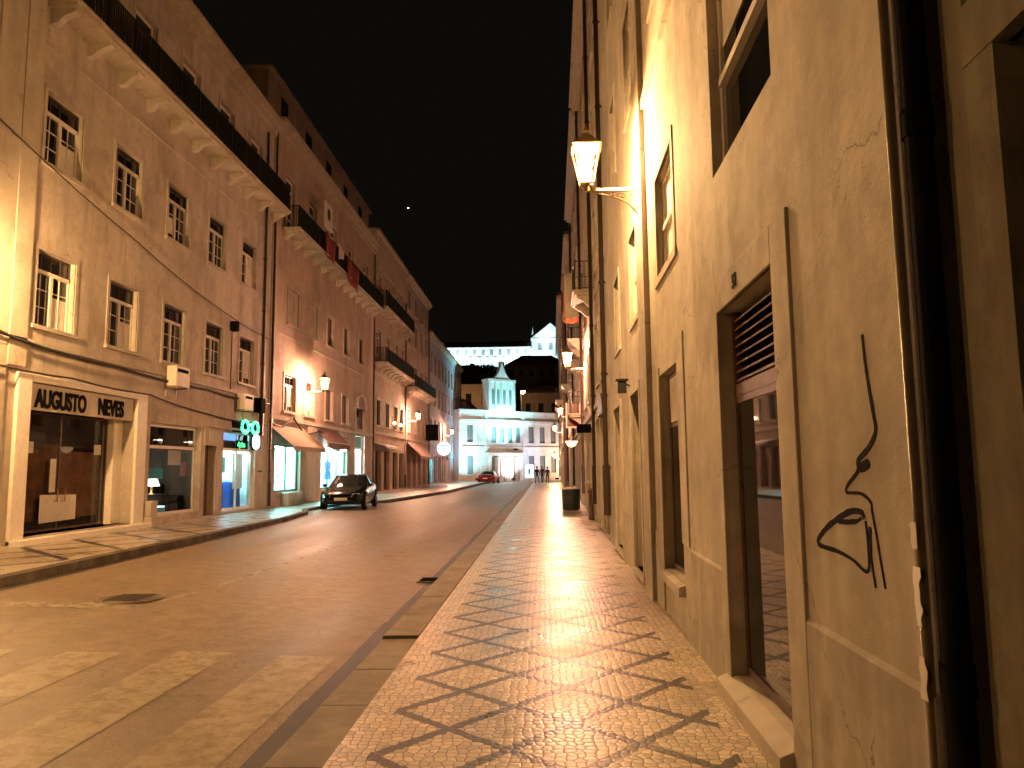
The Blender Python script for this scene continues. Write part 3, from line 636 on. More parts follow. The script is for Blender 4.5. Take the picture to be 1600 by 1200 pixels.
for i, (s, lb) in enumerate([(21.7, 'left spotlight on the transom of the middle shop'), (23.6, 'right spotlight on the transom of the middle shop')]):
    r_ = at_left('spotlight', lb, 'spotlight', s, -.15, 2.46, 'spotlights over the middle shop')
    g = MB(); g.lathe([(.05, 0), (.07, .06), (.075, .1)], 12); g.build('housing', M_['metal'], r_)
    g = MB(); g.lathe([(0, .1), (.06, .1), (.05, .13), (0, .14)], 12); g.build('spot_bulb', emis('spot', (1, .8, .45), 3), r_)
# air conditioners, floodlight box, conduit lamp, cables
def aircon(label, s, z, sc=1.):
    r_ = at_left('air_conditioner', label, 'air conditioner', s, .0, z, 'air conditioners on the beige facade')
    g = MB(); g.box(.08, .38, -.42*sc, .42*sc, 0, .6*sc); bevel(g.build('casing', M_['cream'], r_), .02)
    g = MB(); g.box(.38, .39, -.36*sc, .3*sc, .42*sc, .52*sc); g.build('vent', M_['black'], r_)
    g = MB(); g.box(0, .36, -.35, -.31, -.05, 0); g.box(0, .36, .31, .35, -.05, 0); g.box(0, .03, -.35, -.31, -.3, 0); g.box(0, .03, .31, .35, -.3, 0); g.build('bracket', M_['metal'], r_)
    return r_
aircon('cream air conditioner hung below the third first-floor window', 21.9, 4.15)
aircon('smaller cream air conditioner hung near the drainpipe above the optician', 27.0, 3.85, .95)
r_ = at_left('floodlight_box', 'black box floodlight on the facade beside the drainpipe', 'floodlight', 28.3, .0, 3.85)
g = MB(); g.box(.12, .42, -.22, .22, 0, .55); bevel(g.build('housing', M_['black'], r_), .02); g = MB(); g.box(0, .12, -.03, .03, .22, .3); g.build('arm', M_['metal'], r_)
r_ = at_left('wall_camera', 'black box on a thin conduit beside the fourth first-floor window', 'camera', 26.1, 0, 4.5)
g = MB(); g.tube([(.04, 0, 0), (.04, 0, 2.15)], .02, 6); g.build('conduit', M_['cable'], r_)
g = MB(); g.box(.0, .26, -.12, .12, 2.1, 2.45); bevel(g.build('housing', M_['black'], r_), .02)
def cable(label, pts, rad=.018):
    g = MB(); out = []
    for a, c in zip(pts, pts[1:]):
        a, c = Vector(a), Vector(c); n = 10; sag = (c-a).length*.012
        for k in range(n): t = k/n; out.append(a.lerp(c, t)-Vector((0, 0, sag*4*t*(1-t)+random.uniform(0, .008))))
    out.append(Vector(pts[-1])); o0 = out[0].copy(); g.tube([p-o0 for p in out], rad, 6)
    tag(g.build('cable', M_['cable'], loc=o0), label, 'cable', 'cables along the left facades')
cable('thick cable bundle running under the first-floor windows of the beige building', [place('L', 13.5, .12, 4.7), place('L', 15.2, .12, 4.44), place('L', 19, .12, 4.36), place('L', 24, .12, 4.32), place('L', 29.7, .12, 4.3)], .035)
cable('thin cable clipped along the top of the shop fronts', [place('L', 14, .12, 3.86), place('L', 17, .13, 3.84), place('L', 20.5, .13, 3.80), place('L', 23, .08, 3.60), place('L', 29.7, .08, 3.45)], .022)
cable('long thin cable crossing diagonally down between the upper window rows', [place('L', 14, .1, 8.9), place('L', 19.5, .1, 7.9), place('L', 24, .1, 7.25), place('L', 29.9, .1, 6.9)], .016)
cable('looping cable over the awning on the pink building', [place('L', 29.8, .1, 3.6), place('L', 31.2, .12, 3.45), place('L', 32.6, .12, 4.0), place('L', 34.3, .12, 3.3), place('L', 36.5, .12, 3.55), place('L', 42, .12, 3.4)], .03)

# --- pink building with the banners
b = Building('balcony_building', 'dim pinkish building with red banners on its long balcony and bright shops below', 'L', 29.78, 48.5, 16.4, 'plasterB', group=G_L); bB = b
for s0, s1, st in [(31.7, 33.2, 'casement'), (34.6, 35.9, 'casement'), (37.9, 39.2, 'dark'), (41.0, 42.4, 'dark')]: b.window(s0, s1, 4.2, 5.75, st, blind=None)
for i, (s0, s1) in enumerate([(32.0, 33.4), (35.0, 36.3), (38.0, 39.2), (41.2, 42.4), (44.7, 45.9)]):
    b.window(s0, s1, 8.05, 9.6, 'dark' if i > 1 else 'casement')
    if i < 2: b.shutters(s0, s1, 8.05, 9.6, 'stone')
for s0 in (31.3, 34.6, 38.2, 42.0, 45.4): b.french(s0, s0+1.25, 12.05, 14.5)
b.balcony(31, 48.2, 12.0, .75, 1.0, step=.12, dense=.015)
b.string(3.75, .16, .1); b.string(7.4, .08, .04); b.pilaster(29.8, 30.4, .2, 16.3, .07); b.pilaster(48, 48.48, .2, 16.3, .07); b.cornice(15.9, .5, .5)
b.window(44.2, 46.3, 4.05, 5.35, 'dark', sur=True); 
g = MB(); y0, y1 = b.L(44.2), b.L(46.3); c = (y0+y1)/2; q = (y1-y0)/2
g.add([(-.1, c+q*math.cos(t), 5.3+.75*math.sin(t)) for t in [math.pi*k/12 for k in range(13)]]+[(.06, c+q*math.cos(t), 5.3+.75*math.sin(t)) for t in [math.pi*k/12 for k in range(13)]], [tuple(range(13)), tuple(range(13, 26))]+[(k, k+1, 14+k, 13+k) for k in range(12)])
b.part('arched_panel', g, M_['red_wood'])
g = MB(); g.tube([(.04, c+(q+.12)*math.cos(t), 5.3+.87*math.sin(t)) for t in [math.pi*k/12 for k in range(13)]], .12, 8); b.part('arch_trim', g, M_['stone'])
cy = (.30, .95, .92)
def lit_shop(b, s0, s1, z0, z1, col, power, mull=(), rm='white', fm='dark_wood', depth=1.6, trans=()):
    b.hole(s0, s1, z0, z1, .25); b.room(s0-.1, s1+.1, z0-.02, z1+.02, -.26, depth, rm, col, power); b.glazed('shop_window', s0, s1, z0, z1, -.2, fm, 'clear', .08, mull=mull, trans=trans)
lit_shop(b, 30.8, 34.1, .75, 2.75, cy, 32, (32.6,))
lit_shop(b, 37.3, 42.3, .7, 2.75, cy, 32, (39.0, 40.7))
lit_shop(b, 44.1, 46.5, .3, 3.75, (.75, .93, 1.0), 34, (), trans=(2.9,))
g = MB()
for s_ in (38.0, 40.9): g.lathe([(0, -.02), (.14, -.02), (.16, .05), (0, .06)], 12, (.18, b.L(s_), 2.72)); 
b.part('spot_light', g, emis('cold_spot', (.8, 1, 1), 9))
b.pilaster(34.9, 36.3, .2, 3.7, .07)
for s_, mt in ((29.0, 'stone'),): pass
g = MB(); b.bx(g, 0, .35, 31.6, 33.4, .16, .72); bevel(b.part('stall_riser', g, M_['stone']), .03)
# sloping awning
def awning(b, s0, s1, zt, zb, proj, mat, val=.18):
    g = MB(); ya, yb = b.L(s0), b.L(s1); t = .02
    vs = [(0, ya, zt), (proj, ya, zb), (proj, ya, zb-val), (0, yb, zt), (proj, yb, zb), (proj, yb, zb-val)]
    g.add(vs, [(0, 1, 4, 3), (1, 2, 5, 4)]); g.add([(a, y_, z-t) for a, y_, z in vs], [(0, 1, 4, 3)])
    ao = b.part('awning', g, M_[mat])
    f_ = MB(); f_.tube([(proj, ya, zb), (proj, yb, zb)], .02, 6); f_.tube([(0, ya, zb-.1), (proj, ya, zb-.02)], .015, 6); f_.tube([(0, yb, zb-.1), (proj, yb, zb-.02)], .015, 6); f_.build('awning_frame', M_['metal'], ao)
awning(b, 29.9, 34.4, 3.55, 2.62, 1.1, 'awning'); awning(b, 36.6, 40.6, 3.6, 3.0, .6, 'awning_dark', .3)
b.pipe(29.95, .3, 15.8); b.pipe(48.35, .3, 15.8)
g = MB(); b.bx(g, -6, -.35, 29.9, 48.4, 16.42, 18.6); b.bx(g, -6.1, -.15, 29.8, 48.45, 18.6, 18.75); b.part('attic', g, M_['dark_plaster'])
for q in range(5):
    g = MB(); b.bx(g, -.4, -.33, 31.5+q*3.5, 32.4+q*3.5, 16.9, 18.2); b.part('attic_window', g, M_['glass'])
b.finish(roof=False)
plantm = simple('dark_plant_leaf', (.03, .06, .03), .7)
r_ = at_left('branch_display', 'dark twiggy plant standing inside the first cyan shop window', 'plant', 31.6, -.55, .75)
g = MB(); g.lathe([(.1, 0), (.14, .25), (.12, .26)], 12); g.build('pot', M_['black'], r_)
g = MB()
for k in range(26):
    a = random.uniform(0, 6.28); q = random.uniform(.1, .45); z = random.uniform(.5, 1.3); g.tube([(0, 0, .2), (q*.4*math.cos(a), q*.4*math.sin(a), z*.6), (q*math.cos(a), q*math.sin(a), z)], .01, 4)
    for j in range(5):
        t = random.uniform(.4, 1); x, y, zz = q*t*math.cos(a), q*t*math.sin(a), z*t; e = .04; g.quad((x-e, y, zz), (x, y-e, zz+e), (x+e, y, zz+.02), (x, y+e, zz-e))
g.build('foliage', plantm, r_)
for i, (s, col, lb) in enumerate([(38.2, 'teal', 'turquoise garment on a stand in the second cyan shop window, left'), (39.9, 'white', 'white garment on a stand in the middle of the second cyan shop window'), (41.6, 'blue', 'blue garment on a stand in the second cyan shop window, right')]):
    r_ = at_left('dress_stand', lb, 'dress stand', s, -.9, .7, 'dress stands in the cyan window')
    g = MB(); g.lathe([(.16, 0), (.16, .02), (.02, .04), (.02, .6)], 12); g.build('stand', M_['metal'], r_)
    g = MB(); g.lathe([(.2, .45), (.17, .75), (.12, .95), (.19, 1.25), (.17, 1.4), (.06, 1.48), (.05, 1.55)], 14); g.build('garment', M_[col], r_)
notice('tall bluish graphic panel at the top of the bright white shop doorway', 44.3, 46.3, 2.95, 3.65, -.16, 'teal', cat='poster', name='poster', B_=bB)
# banners
def banner(label, s, z, w_, h, mat, tilt=0):
    r_ = empty('banner', place('L', s, .79, z), 0, label, 'banner', 'banners on the long balcony'); g = MB(); n = 8; vs = []
    for i in range(n+1):
        for j in range(5):
            t = i/n; q = j/4; vs.append((.03+.05*math.sin(t*9+q*2), w_*t, -h*q+tilt*t+.03*math.sin(t*5)))
    g.add(vs, [(i*5+j, (i+1)*5+j, (i+1)*5+j+1, i*5+j+1) for i in range(n) for j in range(4)], 0, True)
    o = g.build('cloth', M_[mat], r_); sm = o.modifiers.new('thick', 'SOLIDIFY'); sm.thickness = .006
    return r_
banner('red banner draped over the balcony railing under the portrait board', 34.6, 13.0, 1.8, 1.15, 'red', -.1)
banner('second red banner farther along the balcony railing, with a pale corner', 38.6, 12.9, 2.6, 1.3, 'red', -.15)
rp = empty('portrait_board', place('L', 34.3, .85, 13.15), 0, 'white square board with a dark head silhouette standing on the balcony', 'sign')
g = MB(); g.box(0, .04, 0, 1.25, 0, 1.25); g.build('board', M_['paper'], rp)
g = MB(); g.lathe([(0, 0), (.24, 0), (.24, .01), (0, .012)], 20); o = link('silhouette', g.mesh('silhouette', [M_['hair']]), rp); o.rotation_euler = (0, R(90), 0); o.location = (.042, .62, .72); o.scale = (1.25, 1, 1)
notice('pale triangular rag hanging between the two red banners', 37.0, 38.0, 12.3, 12.9, .82, 'paper', tilt=.25, cat='cloth', name='cloth', B_=bB)

# --- third building, with two small balconies
b = Building('gabled_building', 'brown building with pale gable top and two short black balconies', 'L', 48.53, 60, 15.3, 'plasterC', group=G_L)
for z in (4.6, 8.75, 12.5):
    for s0 in (49.6, 52.6, 55.6, 57.9):
        (b.french if z > 8 else b.window)(s0, s0+1.2, z, z+(2.3 if z > 8 else 1.7), **({'style': 'dark'} if z < 8 else {}))
b.balcony(48.9, 59.8, 8.7, .8, 1.0, dense=.02, step=.12); b.balcony(48.9, 59.8, 12.45, .8, 1.1, dense=.022, step=.12); b.string(4.0, .14, .1); b.string(8.0, .1, .05)
g = MB(); b.bx(g, -.5, .12, 48.6, 59.9, 15.32, 17.5); b.bx(g, -.6, .3, 48.55, 59.95, 17.5, 17.72); b.part('parapet', g, M_['stone'])
for s0 in (49.4, 52.2, 55.2, 57.7): b.hole(s0, s0+1.9, .2, 2.9, .4); b.glazed('shop_window', s0, s0+1.9, .2, 2.9, -.3, 'red_wood', 'mirror_glass')
awning(b, 49.2, 54.5, 3.4, 3.15, .8, 'cream', .12); b.pipe(59.8, .3, 15)
b.finish(roof=False)
# --- fourth
b = Building('narrow_building', 'narrow rose building with orange-lit ground floor beside a double street lamp', 'L', 60.03, 72.3, 17.6, 'plasterD', group=G_L)
for z in (4.7, 8.6, 12.2, 14.9):
    for s0 in (61.3, 64.5, 67.6, 70.3): b.window(s0, s0+1.1, z, z+1.8, 'dark')
b.balcony(60.5, 71.8, 8.3, .8, 1.0, dense=.03, step=.2); b.string(4.0, .14, .1); b.string(11.8, .1, .05)
for s0 in (61, 63.6, 66.2, 69): b.hole(s0, s0+1.7, .2, 2.9, .4); b.glazed('shop_window', s0, s0+1.7, .2, 2.9, -.3, 'pale_door', 'mirror_glass')
awning(b, 60.6, 67.4, 3.9, 2.7, 1.2, 'awning_pink'); b.cornice(17.1, .45, .4); b.pipe(72.1, .3, 17)
b.finish()
# --- fifth, lavender: bluish light put into its plaster colour
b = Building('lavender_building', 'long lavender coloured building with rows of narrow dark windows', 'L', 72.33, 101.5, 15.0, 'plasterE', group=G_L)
for z in (4.6, 8.0, 11.2):
    for k in range(10): b.window(73.6+k*2.8, 74.6+k*2.8, z, z+2.0, 'dark', w=.1)
for k in range(8): b.hole(76.3+k*3.1, 78.3+k*3.1, .2, 3.0, .3); b.glazed('shop_window', 76.3+k*3.1, 78.3+k*3.1, .2, 3.0, -.2, 'cream', 'mirror_glass')
b.hole(73, 75.6, .3, 3.0, .3); b.room(72.9, 75.7, .2, 3.1, -.3, 1.6, 'teal', (.3, .95, 1), 14); b.glazed('shop_window', 73, 75.6, .3, 3.0, -.2, 'cream', 'clear')
b.string(3.9, .12, .08); b.cornice(14.6, .4, .35); b.finish()
# --- sixth, low grey
b = Building('low_building', 'lower dark grey building at the far end of the left side', 'L', 101.53, 114, 10.6, 'plasterF', off=-.7, group=G_L)
for z in (4.2, 7.4):
    for k in range(4): b.window(102.6+k*2.9, 103.6+k*2.9, z, z+1.8, 'dark', w=.1)
b.finish()
# far signs on the left
r_ = empty('black_sign_box', place('L', 70.6, 0, 4.3), 0, 'black box sign sticking out above the round lit sign', 'sign'); g = MB(); g.box(.05, 1.2, -.12, .12, 0, 1.5); bevel(g.build('box', M_['black'], r_), .03); g = MB(); g.box(0, .1, -.05, .05, .4, .5); g.box(0, .1, -.05, .05, 1.0, 1.1); g.build('bracket', M_['metal'], r_)
r_ = empty('round_lit_sign', place('L', 76.2, 0, 3.4), 0, 'round white backlit sign projecting over the turquoise shop', 'lit sign')
g = MB(); g.lathe([(0, -.08), (.7, -.08), (.7, .08), (0, .08)], 32); o = link('light_face', g.mesh('light_face', [emis('round_sign', (.65, .85, 1), .5)]), r_); o.rotation_euler = (R(90), 0, 0); o.location = (1.0, 0, .3)
g = MB()
for k, q in enumerate((.4, .25, .35)): g.box(1.0-q, 1.0+q, -.1, -.085, .55-k*.28, .63-k*.28)
g.build('dark_bars', M_['blue'], r_)
g = MB(); g.tube([(1.0+0.71*math.cos(t), 0, .3+.71*math.sin(t)) for t in [2*math.pi*k/32 for k in range(33)]], .05, 6, cap=False); g.tube([(0, 0, .3), (.15, 0, .3)], .04, 6); g.build('rim', M_['metal'], r_)
# pair of small wall globes on the brown building
for i, s_ in enumerate((54.0, 56.4)):
    r_ = empty('globe_light', place('L', s_, 0, 4.95), 0, ['nearer small warm globe light on the brown building', 'farther small warm globe light on the brown building'][i], 'wall light', 'small globe lights')
    g = MB(); g.lathe([(0, -.1), (.08, -.08), (.11, 0), (.08, .08), (0, .1)], 12, (.35, 0, 0)); g.build('globe', emis('globe', (1, .6, .3), 8), r_); g = MB(); g.tube([(0, 0, -.05), (.3, 0, -.12), (.35, 0, -.1)], .02, 6); g.build('arm', M_['iron'], r_)

# ================================================================ RIGHT SIDE
# nearest, cropped by the frame
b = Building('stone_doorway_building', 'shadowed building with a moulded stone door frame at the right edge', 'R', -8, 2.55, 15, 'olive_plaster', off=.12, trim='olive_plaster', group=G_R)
b.hole(.9, 2.22, 0, 2.92, .35); b.surround(.9, 2.22, 0, 2.92, .16, .05, sill=False, lintel=.2); g = MB()
b.bx(g, -.34, -.28, .9, 2.22, 0, 2.92); b.bx(g, -.28, -.25, 1.0, 1.5, .3, 2.6); b.bx(g, -.28, -.25, 1.62, 2.12, .3, 2.6); dr = b.part('door', g, M_['black'])
g = MB(); g.lathe([(.03, 0), (.035, .04), (.02, .06)], 10, (-.22, b.L(1.56), 1.1)); g.build('handle', M_['gold'], dr)
b.pilaster(2.40, 2.54, 0, 6, .03)
for z in (3.9, 7.2, 10.4): 
    for s0 in (-5, -2, 1): b.window(s0, s0+1.2, z, z+1.6)
b.finish()
g = MB(); g.tube([(0, 0, -.1), (0, 0, 15)], .046, 14)
for k in range(8): g.tube([(0, 0, .9+k*1.9), (0, 0, 1.0+k*1.9)], .054, 14)
dp = g.build('downpipe', M_['black'], b.root); dp.location = (.088, b.L(2.62), 0)  # matte black pipe also stands in for the shadow in the gap
# near building with door 51
b = Building('rendered_building', 'ochre rendered building on the right with louvred door, dark plinth line and graffiti', 'R', 2.68, 10.4, 17, 'near', group=G_R); bR = b
b.trimm = 'near'
# plinth, proud by 18 mm, between the openings
for a, c in ((2.68, 3.975), (5.905, 7.18), (8.98, 9.6)):
    g = MB(); g.prism([(-.01, -.1), (.018, -.1), (.018, .862), (.0, .885), (-.01, .885)], 'y', b.L(a), b.L(c)); b.part('plinth', g, M_['near_low'])
b.hole(4.28, 5.71, .13, 2.8, .3)
t = MB(); b.bx(t, -.02, .02, 3.98, 4.28, -.1, 3.03); b.bx(t, -.02, .02, 5.71, 5.9, -.1, 3.03); b.bx(t, -.02, .021, 4.28, 5.71, 2.8, 3.03); bevel(b.part('door_surround', t, M_['near']), .006)
g = MB(); g.prism([(-.3, -.1), (.1, -.1), (.1, .10), (-.02, .15), (-.3, .165)], 'y', b.L(4.27), b.L(5.84)); bevel(b.part('door_sill', g, M_['stone']), .006)
# louvres
dr = b.glazed('door', 4.29, 5.70, .17, 2.16, -.125, 'brown_wood', 'mirror_glass', .05, fd=.03)
g = MB(); b.bx(g, -.15, -.09, 4.29, 5.70, 2.16, 2.25); b.bx(g, -.15, -.09, 4.29, 4.34, 2.25, 2.79); b.bx(g, -.15, -.09, 5.65, 5.70, 2.25, 2.79)
for k in range(8):
    z = 2.27+k*.064; y0, y1 = b.L(4.34), b.L(5.65); g.add([(-.15, y0, z+.03), (-.1, y0, z), (-.1, y1, z), (-.15, y1, z+.03), (-.15, y0, z+.042), (-.1, y0, z+.012), (-.1, y1, z+.012), (-.15, y1, z+.042)], [(0, 1, 2, 3), (4, 5, 6, 7), (0, 1, 5, 4), (1, 2, 6, 5), (2, 3, 7, 6)])
b.part('louvre', g, M_['brown_wood'])
g = MB(); b.bx(g, -.24, -.2, 4.28, 5.71, .13, 2.8); b.part('louvre_back', g, M_['black'])
# window beyond
b.hole(7.66, 8.84, .5, 2.7, .28); t = MB(); b.bx(t, -.02, .014, 7.28, 7.66, .89, 2.96); b.bx(t, -.02, .03, 8.84, 8.98, .4, 2.8); b.bx(t, -.02, .015, 7.66, 8.84, 2.7, 2.96); bevel(b.part('window_surround', t, M_['near']), .006)
g = MB(); g.prism([(-.28, .38), (.07, .38), (.07, .47), (-.02, .5), (-.28, .515)], 'y', b.L(7.62), b.L(8.9)); bevel(b.part('window_sill', g, M_['stone']), .006)
b.glazed('shop_window', 7.67, 8.83, .52, 2.7, -.115, 'brown_wood', 'mirror_glass', .045, trans=(2.12,), fd=.03)
g = MB(); b.bx(g, -.094, -.088, 7.74, 8.76, 2.15, 2.65); b.part('blind', g, M_['stone'])
for s0, s1, z0, z1 in ((4.15, 5.72, 3.87, 5.35), (7.6, 8.78, 3.85, 5.02), (4.2, 5.7, 7.25, 8.75), (7.5, 8.8, 7.25, 8.75), (4.2, 5.7, 10.6, 12.1), (7.5, 8.8, 10.6, 12.1)):
    b.window(s0, s1, z0, z1, 'sash', rev=.13, w=.12, p=.012, sur=s0 > 7, blind=.96 if z0 < 4 and s0 > 7 else .3)  # the near-full pale sheet paints the lamp reflection in one low pane
b.pilaster(9.62, 10.38, -.1, 16.9, .07); b.string(6.35, .1, .05, s1=9.6); b.cornice(16.6, .4, .4)
# graffiti strokes, 2 mm of paint
gr = MB()
def stroke(pts, wd):
    P = [Vector((.0, b.L(s), z)) for s, z in pts]; n = len(P); Q = []
    for i in range(n-1):   # smooth by Catmull-Rom
        p0, p1, p2, p3 = P[max(i-1, 0)], P[i], P[i+1], P[min(i+2, n-1)]
        for k in range(6):
            t_ = k/6; Q.append(.5*((2*p1)+(p2-p0)*t_+(2*p0-5*p1+4*p2-p3)*t_*t_+(3*p1-p0-3*p2+p3)*t_**3))
    Q.append(P[-1]); vs = []
    for i, p in enumerate(Q):
        d = (Q[min(i+1, len(Q)-1)]-Q[max(i-1, 0)]).normalized(); nn = Vector((0, -d.z, d.y)); t_ = i/(len(Q)-1)
        w_ = 1.3*wd*(.55+.45*math.sin(math.pi*min(1, t_*1.3+.12)))*random.uniform(.9, 1.1)
        vs += [p+nn*w_+Vector((.0035, 0, 0)), p-nn*w_+Vector((.0035, 0, 0)), p+nn*w_+Vector((.0005, 0, 0)), p-nn*w_+Vector((.0005, 0, 0))]
    gr.add(vs, [(i*4, i*4+1, i*4+5, i*4+4) for i in range(len(Q)-1)]+[(i*4, i*4+2, i*4+6, i*4+4) for i in range(len(Q)-1)]+[(i*4+1, i*4+3, i*4+7, i*4+5) for i in range(len(Q)-1)])
stroke([(3.12, 2.18), (3.11, 2.08), (3.09, 1.97), (3.06, 1.85), (3.05, 1.78), (3.12, 1.72), (3.24, 1.665), (3.22, 1.63), (3.14, 1.645), (3.15, 1.66), (3.22, 1.645), (3.27, 1.61), (3.37, 1.56), (3.38, 1.53), (3.23, 1.53), (3.14, 1.5), (3.13, 1.46), (3.1, 1.36), (3.08, 1.28), (3.05, 1.17)], .010)
stroke([(3.21, 1.43), (3.24, 1.453), (3.35, 1.45), (3.5, 1.41), (3.68, 1.345), (3.78, 1.272), (3.53, 1.262), (3.36, 1.245), (3.21, 1.215), (3.19, 1.32), (3.2, 1.42)], .011)
stroke([(3.16, 1.4), (3.17, 1.29), (3.14, 1.16)], .011); stroke([(3.5, 1.395), (3.31, 1.41), (3.24, 1.43)], .009)
b.part('graffiti', gr, M_['spray'])
g = MB(); g.tube([(.02, b.L(2.705), .1), (.02, b.L(2.705), 16.5)], .018, 12); b.part('corner_pipe', g, M_['gloss_pipe'])
b.finish()
me = wall_text('51', .13, .003, M_['spray'], 'door_number'); rn = empty('door_number', place('R', 5.12, .022, 2.865), TR, 'small number 51 above the louvred door', 'house number'); text_on(me, rn, .003, -.05, 0)
# torn paper scraps on the corner
for i, (z0, z1, dd, mt, lb) in enumerate([(1.36, 1.45, .0, 'paper', 'white square sticker on the corner pipe at the right'), (1.1, 1.3, .0, 'white', 'torn strip of paper below the sticker on the corner'), (.86, 1.0, .0, 'paper', 'lowest torn paper scrap near the bottom of the corner')]):
    g = MB(); n = 7; pr = [(0, -.035), ] ; vs = []
    for k in range(n+1): vs += [(.043, -.02+random.uniform(-.006, .006), (z1-z0)*k/n), (.043, .022+random.uniform(-.012, .012)*(i > 0), (z1-z0)*k/n)]
    g.add(vs, [(2*k, 2*k+1, 2*k+3, 2*k+2) for k in range(n)]); o = g.build('paper_scrap', M_[mt]); o.location = place('R', 2.70, 0, z0); o.rotation_euler = (0, 0, TR); tag(o, lb, 'paper scrap'); sm = o.modifiers.new('t', 'SOLIDIFY'); sm.thickness = .002
# second right building
b = Building('plain_door_building', 'ochre building beyond the lamp bracket with a grille-topped door and slim windows', 'R', 10.42, 17.1, 17, 'near', group=G_R)
b.hole(10.85, 12.0, .12, 2.76, .22); g = MB(); b.bx(g, -.2, -.14, 10.85, 12, .12, 2.2); b.bx(g, -.14, -.12, 10.95, 11.9, .3, 1.0); b.bx(g, -.14, -.12, 10.95, 11.9, 1.15, 2.05); dr = b.part('door', g, M_['pale_door'])
g = MB(); g.box(-.12, -.06, b.L(11.02), b.L(11.1), 1.0, 1.2); g.build('handle', M_['iron'], dr)
g = MB()
b.bx(g, -.2, -.19, 10.85, 12, 2.2, 2.76)
for k in range(7): b.bx(g, -.19, -.13, 10.87, 11.98, 2.24+k*.07, 2.265+k*.07)
b.part('grille', g, M_['black']); b.surround(10.85, 12, .12, 2.76, .12, .04, sill=True)
b.hole(13.95, 15.3, .12, 2.78, .2); g = MB(); b.bx(g, -.19, -.13, 13.95, 15.3, .12, 2.08); b.bx(g, -.13, -.11, 14.1, 14.6, .3, 1.9); b.bx(g, -.13, -.11, 14.7, 15.2, .3, 1.9); b.part('door', g, M_['pale_door'])
g = MB(); b.bx(g, -.19, -.17, 13.95, 15.3, 2.12, 2.78); b.part('transom_pane', g, M_['glass']); b.surround(13.95, 15.3, .12, 2.78, .12, .04)
for a, c in ((10.42, 10.72), (12.12, 13.82), (15.43, 17.1)):
    g = MB(); b.bx(g, -.01, .02, a, c, -.1, .87); b.part('plinth', g, M_['near_low'])
for z0, z1 in ((3.87, 5.2), (7.2, 8.8), (10.5, 12.1)):
    for s0 in (10.85, 13.8): b.window(s0, s0+.95, z0, z1, 'sash', w=.12, rev=.12, p=.02)
b.pipe(16.9, .8, 16.8); b.cornice(16.6, .4, .4); b.finish()
r_ = empty('box_lantern', place('R', 12.35, 0, 2.85), TR, 'small unlit black box lantern above the grille-topped door', 'wall lantern'); g = MB(); g.box(.06, .2, -.06, .06, 0, .2); g.box(.03, .23, -.09, .09, .2, .23); g.build('housing', M_['iron'], r_); g = MB(); g.tube([(0, 0, .12), (.07, 0, .15)], .015, 6); g.build('arm', M_['iron'], r_)
# third, fourth, fifth, sixth...
def rbuild(name, label, s0, s1, h, wall, off, wins, doors, balc=None, door_mat='dark_wood'):
    b = Building(name, label, 'R', s0, s1, h, wall, off=off, group=G_R)
    for z0, z1 in ((3.95, 5.6), (7.2, 8.9), (10.4, 12.1), (13.4, 14.9)):
        if z1 > h-.5: continue
        for q in wins: b.window(q, q+1.05, z0, z1, 'dark' if s0 > 30 else 'sash', w=.14, p=.05)
    for i, (a, c) in enumerate(doors):
        b.hole(a, c, .1, 2.95, .35); b.surround(a, c, .1, 2.95, .18, .07, sill=False)
        dr = b.glazed('door', a, c, .1, 2.95, -.3, door_mat, 'mirror_glass', .1, trans=(2.2,))
        g = MB(); g.box(-.26, -.2, b.L(a+.2), b.L(a+.24), 1.0, 1.25); g.build('handle', M_['gold'], dr)
    if balc:
        for a, c, z in balc: b.balcony(a, c, z, .6, .95, step=.13, dense=.013)
    b.string(3.3, .14, .09); b.string(6.5, .1, .05); b.cornice(h-.4, .4, .4); b.pipe(s1-.25, .8, h-.4); b.finish(); return b
b = rbuild('arched_door_building', 'brown building with an arched dark doorway past the first dark drainpipe', 17.13, 22.4, 17, 'rightB', .03, (18.2, 20.4), ((18.1, 19.7), (20.3, 21.7)))
g = MB(); y0, y1 = b.L(18.0), b.L(19.8); c = (y0+y1)/2; q = abs(y1-y0)/2
vs = [(.05, c+q*math.cos(t), 2.95+.55*math.sin(t)) for t in [math.pi*k/10 for k in range(11)]]+[(.12, c+q*math.cos(t), 2.95+.55*math.sin(t)) for t in [math.pi*k/10 for k in range(11)]]
g.add(vs, [tuple(range(11)), tuple(range(11, 22))]+[(k, k+1, 12+k, 11+k) for k in range(10)]); b.part('door_arch', g, M_['dark_wood'])
rbuild('lamp_bracket_building', 'brown building carrying the second street lamp on the right', 22.43, 31.2, 17.2, 'rightB', .06, (23.4, 26.0, 28.8), ((23.4, 24.9), (26, 27.5), (28.6, 30.2)), [(23, 25, 7.1)])
rbuild('banner_building', 'dark building with iron balconies behind the orange and white hanging cloth', 31.23, 45.5, 17, 'rightC', .08, (32.4, 35.6, 38.8, 42.2), ((32.2, 34), (35.5, 37.3), (39, 41), (42.4, 44.2)), [(31.9, 34, 3.9), (31.9, 34.2, 7.1), (38.2, 40.6, 7.1), (41.6, 44, 10.3)])
rbuild('plain_far_building', 'dim brown building between the balconied building and the far corner', 45.53, 60, 16, 'rightB', .0, (46.8, 50.2, 53.6, 57.2), ((46.6, 48.6), (50, 52), (54, 56)), [(49.5, 52, 7.1)])
rbuild('far_corner_building', 'tall dark building at the far right corner by the square', 60.03, 92, 15.5, 'dark_plaster', -.35, (61.6, 65.6, 69.6, 74, 78, 82, 86), ((61.5, 63.5), (66, 68), (71, 73), (77, 79), (83, 85)), [(61, 64, 7.1), (69, 72, 7.1), (77, 80, 7.1)])
